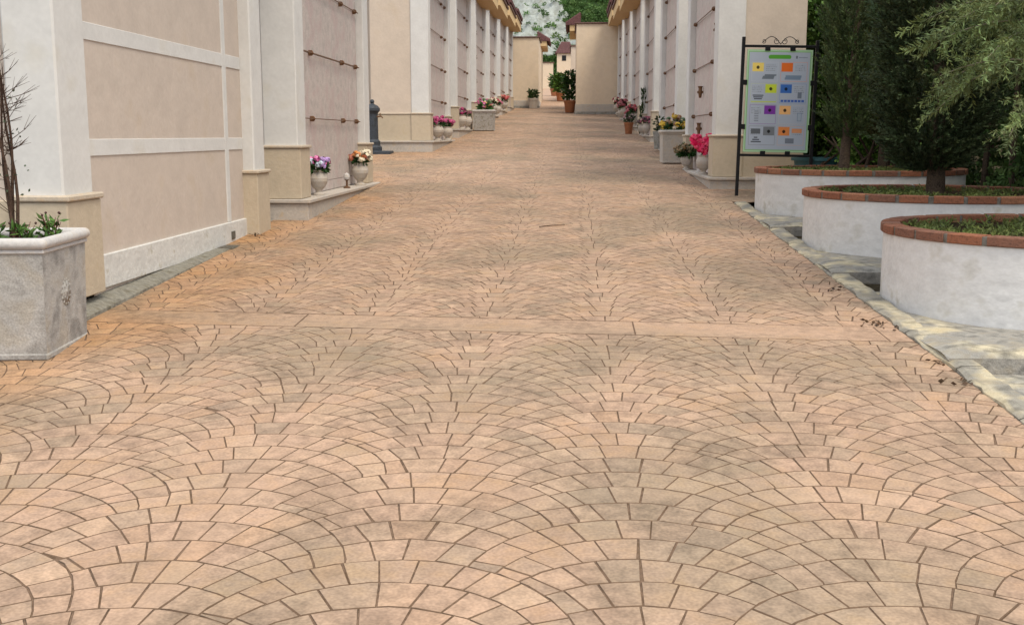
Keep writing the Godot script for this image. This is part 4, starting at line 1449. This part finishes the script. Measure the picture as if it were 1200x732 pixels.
# ------------------------------------------------------------------ scene
func _ready() -> void:
	rng.seed = 20240
	for a in [[nz, 5, 4], [nz2, 17, 3], [nz3, 29, 3]]:
		var f: FastNoiseLite = a[0]
		f.seed = a[1]
		f.frequency = 0.01
		f.noise_type = FastNoiseLite.TYPE_SIMPLEX_SMOOTH
		f.fractal_octaves = a[2]
	# camera
	var cam := Camera3D.new()
	cam.name = "camera"
	cam.fov = 31.44
	cam.near = 0.1
	cam.far = 1000.0
	add_child(cam)
	cam.position = Vector3(0, 1.6, 0)
	cam.rotation = Vector3(deg_to_rad(-9.0903), deg_to_rad(2.9567), 0)
	cam.current = true
	# overcast sky
	var we := WorldEnvironment.new()
	we.name = "environment"
	var env := Environment.new()
	env.background_mode = Environment.BG_SKY
	var sky := Sky.new()
	var sm := ProceduralSkyMaterial.new()
	sm.sky_top_color = Color(0.86, 0.88, 0.91)
	sm.sky_horizon_color = Color(0.80, 0.82, 0.85)
	sm.sky_curve = 0.2
	sm.ground_bottom_color = Color(0.35, 0.31, 0.27)
	sm.ground_horizon_color = Color(0.60, 0.58, 0.55)
	sm.sun_angle_max = 0.0
	sky.sky_material = sm
	env.sky = sky
	env.tonemap_mode = Environment.TONE_MAPPER_LINEAR
	env.tonemap_exposure = 1.85
	env.sdfgi_enabled = true
	env.ssao_enabled = true
	env.ssil_enabled = true
	we.environment = env
	add_child(we)
	var sun := DirectionalLight3D.new()
	sun.name = "sun"
	sun.light_energy = 0.5
	sun.light_color = Color(1.0, 0.96, 0.90)
	sun.light_angular_distance = 25.0
	sun.shadow_enabled = true
	add_child(sun)
	sun.rotation = Vector3(deg_to_rad(-58), deg_to_rad(38), 0)

	make_materials()
	make_ground()
	make_lane()
	make_hill()
	kerbs()

	# ---- buildings
	first_building()
	niche_unit(-1, 3.15, 12.85, 17.55, 0.86, 5.0, "marble niche building beside the pink plastered one, two urns on its ledge", {"ledge": 3.0})
	var ls := [[25.2, 29.8], [31.3, 36.1], [37.75, 42.6], [44.15, 49.0], [50.9, 56.0], [57.5, 62.4]]
	var ln := ["marble niche building right behind the iron drinking fountain", "second niche building uphill from the iron fountain", "third niche building uphill from the iron fountain", "fourth niche building uphill from the iron fountain", "fifth niche building uphill from the iron fountain", "last niche building before the peach end wall, on the fountain side"]
	for i in 6:
		var g: float = gy(ls[i][0])
		var opt := {"ledge": 3.06, "spots": [0.03, 0.76, 0.97]}
		if i == 2: opt.vases = [[0.1, 2.1], [0.1, 2.9], [0.1, 1.3]]
		niche_unit(-1, 3.17, ls[i][0], ls[i][1], g + 0.245, g + 4.38, ln[i], opt)
	var rs := [[16.7, 21.05], [22.9, 27.4], [29.2, 33.5], [35.0, 40.0], [41.4, 46.0], [47.6, 51.8]]
	var rn := ["marble niche building behind the notice board", "second niche building uphill from the notice board", "third niche building uphill from the notice board", "fourth niche building uphill from the notice board", "fifth niche building uphill from the notice board", "last niche building before the peach block, on the notice board side"]
	for i in 6:
		var g: float = gy(rs[i][0])
		var opt := {"ledge": 2.04, "depth": 1.28}
		if i == 0: opt.vases = [[0.06, 2.18], [0.62, 1.33], [0.64, 0.72]]
		niche_unit(1, 2.14, rs[i][0], rs[i][1], g + 0.172, g + 4.16, rn[i], opt)
	plain_block("end_block", "tall peach block closing the row on the notice board side", 0.26, 3.4, 52.1, 57.0, gy(52.1), 6.60, 0.46, M.peach)
	plain_block("end_block", "peach block with a white flower pot at its foot, fountain side", -4.6, -1.79, 63.4, 67.5, gy(63.4), 6.95, 0.42, M.peach)
	eave_block("peach block with a red eave stepping up behind the flower pot", -4.6, -1.80, 69.0, 73.6, gy(69.0), 6.9, -1, 0.45)
	plain_block("boundary_wall", "pale far wall at the top of the lane", -6.0, -1.46, 95.0, 96.0, gy(95.0), 7.55, 0.0, M.peach)
	plain_block("far_block", "pale block behind the peach block with the red roof", 0.02, 3.2, 71.0, 76.0, gy(71.0), 7.05, 0.0, M.cream)
	eave_block("peach block with a maroon tiled eave stepping up behind the tall peach block", 0.28, 3.2, 58.6, 63.6, gy(58.6), 6.85, 1, 0.5)
	gable_house("distant red-roofed house low on the hillside beyond the lane", -1.3, 0.3, 108.0, 111.0, 6.0, 9.3, 10.4)
	var bw := thing("rear_wall", Vector3.ZERO, "dim plaster wall behind the iron drinking fountain", "wall")
	B("wall", -4.55, -8.5, 0.8, 5.4, 27.0, 27.25, M.cream, bw, 0.01)
	B("coping", -4.53, -8.5, 5.402, 5.5, 26.95, 27.3, M.gutter, bw, 0.01)

	# ---- round planters with trees
	var bricks := []
	for c in [Color(0.33, 0.135, 0.075), Color(0.28, 0.115, 0.068), Color(0.36, 0.165, 0.095), Color(0.25, 0.12, 0.08)]:
		bricks.append(brick_mesh(1.25 - 0.135, 1.25 + 0.006, 0.063, TAU / 28.0 - 0.030, c))
	round_planter(3.55, 8.14, 1.25, 0.36, 0.957, "white round planter with brick rim holding the feathery pale tree", bricks)
	round_planter(3.55, 11.02, 1.25, 0.50, 1.072, "white round planter with brick rim between two others, dark conifer in it", bricks)
	round_planter(3.55, 13.96, 1.25, 0.645, 1.20, "white round planter with brick rim beside the notice board", bricks)
	var blade := sprig_mesh(9, 0.04, 0.065, 0.005, 0.85, 0.2)
	weeds(3.55, 8.14, 1.08, 0.905, 1000, "low green weeds in the planter of the feathery pale tree", blade)
	weeds(3.55, 11.02, 1.08, 1.02, 950, "low green weeds round the trunk of the dark conifer", blade)
	weeds(3.55, 13.96, 1.08, 1.148, 950, "low green weeds in the planter beside the notice board", blade)

	var sp_cyp := sprig_mesh(44, 0.20, 0.05, 0.0055, 0.55, 0.10)
	var sp_feather := sprig_mesh(34, 0.24, 0.055, 0.0042, 0.75, 0.3)
	var sp_broad := sprig_mesh(16, 0.22, 0.085, 0.022, 0.9, 0.2)
	conifer("cypress", P(3.42, 1.13, 13.96), 5.2, 0.055, [Vector2(0.42, 0.10), Vector2(0.6, 0.24), Vector2(1.1, 0.30), Vector2(2.4, 0.30), Vector2(4.0, 0.22), Vector2(5.3, 0.03)], 2600, sp_cyp, 0.7, 1.2, Color(0.085, 0.125, 0.048), 1.3, "slim dark cypress in the planter beside the notice board")
	conifer("conifer", P(3.50, 1.0, 11.02), 4.4, 0.075, [Vector2(0.24, 0.16), Vector2(0.45, 0.36), Vector2(1.1, 0.52), Vector2(2.2, 0.52), Vector2(3.6, 0.35), Vector2(4.6, 0.04)], 4200, sp_cyp, 0.8, 1.4, Color(0.052, 0.078, 0.034), 0.6, "dark bushy conifer with a bare trunk in the middle round planter")
	conifer("cypress", P(4.05, 0.66, 14.6), 5.0, 0.06, [Vector2(0.9, 0.16), Vector2(1.4, 0.36), Vector2(2.4, 0.42), Vector2(4.0, 0.30), Vector2(5.2, 0.04)], 2600, sp_cyp, 0.7, 1.3, Color(0.115, 0.118, 0.042), 1.1, "olive-brown cypress standing behind the slim dark one")
	weeping_tree(P(3.62, 0.88, 8.14), sp_feather)
	hedge("hedge", 3.6, 6.2, 17.3, 21.0, 0.9, 6.0, 5200, sp_broad, Color(0.09, 0.18, 0.038), "leafy green hedge beside the niche building with the notice board")
	hedge("hedge", 4.9, 7.4, 8.0, 17.2, 0.4, 5.6, 7500, sp_broad, Color(0.075, 0.135, 0.035), "long dark hedge running behind the round planters")
	hedge("shrub", 3.75, 4.7, 15.35, 16.5, 0.8, 1.9, 900, sp_broad, Color(0.13, 0.24, 0.04), "bright green leafy shrub low behind the teal tub", 0.6, 1.0)
	# teal tub
	var tub := thing("tub", P(3.55, gy(16.1), 16.1), "dull teal plastic tub standing behind the round planter", "tub")
	begin()
	lathe([Vector2(0, 0), Vector2(0.30, 0), Vector2(0.36, 0.46), Vector2(0.40, 0.46), Vector2(0.40, 0.50), Vector2(0.34, 0.50), Vector2(0.29, 0.1), Vector2(0, 0.1)], 24)
	flush("shell", M.teal, tub)

	make_sign()
	make_fountain()
	near_planter()

	# ---- flowers on the ledges
	var pink := Color(0.72, 0.16, 0.42)
	var lilac := Color(0.45, 0.28, 0.62)
	var pale := Color(0.55, 0.66, 0.80)
	var magenta := Color(0.38, 0.015, 0.13)
	var red := Color(0.42, 0.03, 0.035)
	var orange := Color(0.62, 0.22, 0.04)
	var cream := Color(0.75, 0.68, 0.50)
	var yellow := Color(0.72, 0.47, 0.03)
	flower_urn(P(-3.115, 0.861, 13.72), 0.31, 0.115, [pink, pink, lilac, pale], "stone urn of pink, lilac and pale blue flowers on the ledge", M.urn, 34, 1.5, 0.045)
	flower_urn(P(-3.11, 0.861, 16.45), 0.33, 0.125, [orange, cream, cream, Color(0.35, 0.08, 0.03)], "stone urn of orange and cream flowers on the ledge", M.urn, 30, 1.35, 0.05)
	# grave lamp between them
	var lamp := thing("grave_lamp", P(-3.13, 0.861, 15.55), "small bronze and white grave lamp between the two urns", "lamp")
	begin()
	lathe([Vector2(0, 0), Vector2(0.05, 0), Vector2(0.05, 0.015), Vector2(0.014, 0.03), Vector2(0.014, 0.10), Vector2(0.04, 0.12), Vector2(0.0, 0.12)], 10)
	flush("stand", M.bronze, lamp)
	begin()
	lathe([Vector2(0.034, 0.12), Vector2(0.045, 0.15), Vector2(0.04, 0.19), Vector2(0.012, 0.21), Vector2(0, 0.22)], 10)
	flush("shade", M.trough_rim, lamp)
	var yl := gy(25.2) + 0.246
	flower_urn(P(-3.13, yl, 26.45), 0.36, 0.15, [magenta, magenta, Color(0.5, 0.05, 0.22)], "pale urn of dark magenta flowers on the ledge behind the fountain", M.urn, 26, 1.25, 0.055)
	flower_urn(P(-3.13, yl, 28.6), 0.34, 0.14, [Color(0.5, 0.05, 0.18), magenta], "pale urn of wine-red flowers, farther along the ledge behind the fountain", M.urn, 24, 1.2, 0.055)
	yl = gy(31.3) + 0.246
	flower_urn(P(-3.13, yl, 32.4), 0.40, 0.15, [Color(0.10, 0.012, 0.03), magenta], "white urn of blackish red flowers on the second ledge from the fountain", M.urn, 12, 0.9, 0.05)
	flower_urn(P(-3.13, yl, 34.2), 0.40, 0.15, [Color(0.16, 0.015, 0.04)], "white urn of dark red flowers beside the grey trough", M.urn, 12, 0.9, 0.05)
	var tr := trough(P(-2.72, gy(35.6), 35.6), 0.66, 0.66, 0.62, "grey stone trough with green plants beside the second building from the fountain", M.urn_grey, M.trough_rim)
	bouquet(tr, Vector3(0, 0.80, 0), Vector3(0.34, 0.26, 0.34), [Color(0.06, 0.13, 0.03), Color(0.45, 0.08, 0.2)], 16, 0.05, Color(0.05, 0.12, 0.03))
	yl = gy(37.75) + 0.246
	flower_urn(P(-3.1, yl, 38.5), 0.42, 0.17, [pink, Color(0.55, 0.1, 0.3)], "urn of rose-pink flowers on the third ledge from the fountain", M.urn, 22, 1.2, 0.07)
	flower_urn(P(-3.1, yl, 39.9), 0.42, 0.17, [orange, yellow, red], "urn of orange and yellow flowers on the third ledge from the fountain", M.urn, 26, 1.35, 0.075)
	flower_urn(P(-3.1, yl, 41.4), 0.42, 0.17, [red, orange, cream], "urn of red and cream flowers on the third ledge from the fountain", M.urn, 24, 1.3, 0.07)
	yl = gy(44.15) + 0.246
	flower_urn(P(-3.1, yl, 45.2), 0.45, 0.18, [Color(0.35, 0.03, 0.05), cream], "urn of dark red and white flowers on the fourth ledge from the fountain", M.urn, 20, 1.2, 0.07)
	flower_urn(P(-3.1, yl, 47.6), 0.45, 0.18, [red, Color(0.5, 0.12, 0.2)], "urn of red flowers on the fourth ledge from the fountain", M.urn, 20, 1.3, 0.075)
	flower_urn(P(-3.08, gy(50.9) + 0.246, 52.5), 0.45, 0.18, [Color(0.55, 0.15, 0.12), red], "urn of coral red flowers on the fifth ledge from the fountain", M.urn, 20, 1.4, 0.075)
	pot_plant(P(-2.06, gy(62.9), 62.8), 0.55, 0.30, 0.45, 0.40, M.urn, Color(0.05, 0.09, 0.03), "white pot with a small green bush at the foot of the peach block")
	pot_plant(P(-0.02, gy(54.8), 54.6), 0.58, 0.30, 1.35, 0.46, M.terracotta, Color(0.035, 0.075, 0.02), "tall bushy green plant in a terracotta pot beside the tall peach block", 420)
	pot_plant(P(-0.62, gy(72.0), 71.5), 0.50, 0.30, 1.15, 0.55, M.terracotta, Color(0.07, 0.14, 0.025), "bright green plant in a terracotta pot farther up the lane", 380)
	pot_plant(P(-1.10, gy(80.0), 80.0), 0.5, 0.34, 0.9, 0.55, M.terracotta, Color(0.05, 0.10, 0.025), "small green plant in a terracotta pot near the far wall", 220)
	# right ledges
	var yr := gy(16.7) + 0.173
	flower_urn(P(2.10, yr, 17.72), 0.30, 0.12, [Color(0.75, 0.012, 0.10), Color(0.85, 0.02, 0.14)], "small stone urn with hot pink heart shaped flowers on its ledge", M.urn, 4, 0.7, 0.05)
	var heart := thing("flower_heart", P(2.09, yr + 0.44, 17.70), "hot pink heart made of flowers standing in the urn", "flowers")
	begin()
	for q in [[-0.095, 0.115, 0.088], [0.095, 0.125, 0.09], [0.0, 0.03, 0.095], [-0.04, 0.07, 0.085], [0.045, 0.075, 0.085]]:
		for i in 16:
			var dv := Vector3(rng.randf_range(-1, 1), rng.randf_range(-1, 1), rng.randf_range(-0.6, 0.6)).normalized()
			petals(Vector3(q[0], q[1] - 0.04, 0) + dv * q[2] * 0.75, 0.034, Color(0.78, 0.012, 0.115), 8)
		blob(Vector3(q[0], q[1] - 0.04, 0), Vector3(q[2], q[2], q[2] * 0.7) * 0.85, Color(0.70, 0.01, 0.10), 0.3, 6, 8)
	flush("blossoms", M.petal, heart)
	heart.scale = Vector3.ONE * 1.22
	var st := thing("statuette", P(2.12, yr, 18.25), "small white stone statuette beside the pink heart flowers", "statuette")
	begin()
	lathe([Vector2(0, 0), Vector2(0.07, 0), Vector2(0.065, 0.05), Vector2(0.05, 0.09), Vector2(0.055, 0.13), Vector2(0.03, 0.17), Vector2(0.036, 0.20), Vector2(0.028, 0.235), Vector2(0, 0.245)], 10)
	blob(Vector3(-0.05, 0.12, 0.02), Vector3(0.02, 0.05, 0.025), Color.WHITE, 0.2)
	blob(Vector3(0.05, 0.12, 0.02), Vector3(0.02, 0.05, 0.025), Color.WHITE, 0.2)
	flush("figure", M.trough_rim, st)
	flower_urn(P(2.09, yr, 20.2), 0.28, 0.11, [Color(0.22, 0.13, 0.045), Color(0.17, 0.11, 0.04), Color(0.26, 0.15, 0.06), Color(0.14, 0.12, 0.04)], "stone urn with a round bush of dried brown flowers", M.urn, 70, 2.1, 0.045)
	var t2 := trough(P(2.02, gy(21.9), 21.95), 0.50, 0.75, 0.60, "pale square planter with yellow flowers beside the notice board building", M.ledge, M.ledge)
	bouquet(t2, Vector3(0, 0.74, 0), Vector3(0.25, 0.17, 0.34), [Color(0.05, 0.10, 0.03), yellow, Color(0.25, 0.12, 0.05)], 16, 0.06, Color(0.045, 0.10, 0.03))
	yr = gy(22.9) + 0.173
	flower_urn(P(2.06, yr, 24.0), 0.42, 0.13, [yellow, yellow, Color(0.5, 0.33, 0.03)], "pale urn of yellow flowers beyond the square planter", M.urn, 20, 1.25, 0.055)
	pot_plant(P(1.99, yr, 25.4), 0.40, 0.13, 0.30, 0.2, M.concrete, Color(0.03, 0.05, 0.02), "dark slim pot beside the yellow flowers", 60)
	pot_plant(P(1.74, gy(33.5), 33.5), 0.34, 0.14, 0.22, 0.22, M.terracotta, Color(0.06, 0.08, 0.04), "terracotta pot of pale pink flowers on the lane's paving", 110, [Color(0.65, 0.30, 0.36), Color(0.55, 0.38, 0.42)])
	yr = gy(29.2) + 0.173
	flower_urn(P(2.06, yr, 30.6), 0.32, 0.12, [Color(0.06, 0.02, 0.03), Color(0.3, 0.05, 0.10)], "urn of blackish flowers on the third ledge from the notice board", M.urn, 18, 1.2, 0.06)
	flower_urn(P(2.06, yr, 32.4), 0.32, 0.12, [Color(0.10, 0.05, 0.05), cream], "urn of dark and white flowers on the third ledge from the notice board", M.urn, 18, 1.2, 0.06)
	# tall dark narrow plant leaning on the pilaster
	var tp := thing("tall_plant", P(2.06, gy(29.2) + 0.173, 33.1), "tall narrow dark green plant against a white pilaster", "plant")
	begin()
	for i in 160:
		var t := rng.randf()
		var dv := Vector3(rng.randf_range(-0.5, 0.5), 1, rng.randf_range(-0.5, 0.5)).normalized()
		leaf(Vector3(0.10 * t + rng.randf_range(-0.05, 0.05), t * 1.3, rng.randf_range(-0.05, 0.05)), dv, 0.16, 0.02, tint(Color(0.03, 0.06, 0.02), 0.6, 1.4))
	tube([Vector3.ZERO, Vector3(0.1, 1.3, 0)], [0.015, 0.005], 5, Color(0.05, 0.05, 0.03))
	flush("foliage", M.leaf, tp)
	yr = gy(35.0) + 0.173
	flower_urn(P(2.06, yr, 36.2), 0.42, 0.17, [Color(0.45, 0.06, 0.08), Color(0.12, 0.03, 0.04)], "urn of deep red flowers on the fourth ledge from the notice board", M.urn, 22, 1.3, 0.07)
	flower_urn(P(2.06, yr, 38.6), 0.42, 0.17, [Color(0.6, 0.25, 0.28), Color(0.4, 0.05, 0.08)], "urn of pink and red flowers on the fourth ledge from the notice board", M.urn, 22, 1.3, 0.07)
	yr = gy(41.4) + 0.173
	flower_urn(P(2.05, yr, 42.5), 0.45, 0.18, [Color(0.25, 0.03, 0.05), Color(0.4, 0.1, 0.12)], "urn of wine-red flowers on the fifth ledge from the notice board", M.urn, 24, 1.5, 0.08)
	flower_urn(P(2.05, yr, 44.8), 0.45, 0.18, [cream, Color(0.5, 0.2, 0.2)], "urn of cream and pink flowers on the fifth ledge from the notice board", M.urn, 22, 1.3, 0.08)
	flower_urn(P(2.05, gy(47.6) + 0.173, 48.8), 0.45, 0.18, [Color(0.35, 0.05, 0.07), cream], "urn of red and cream flowers on the last ledge before the tall peach block", M.urn, 22, 1.3, 0.08)
	litter()
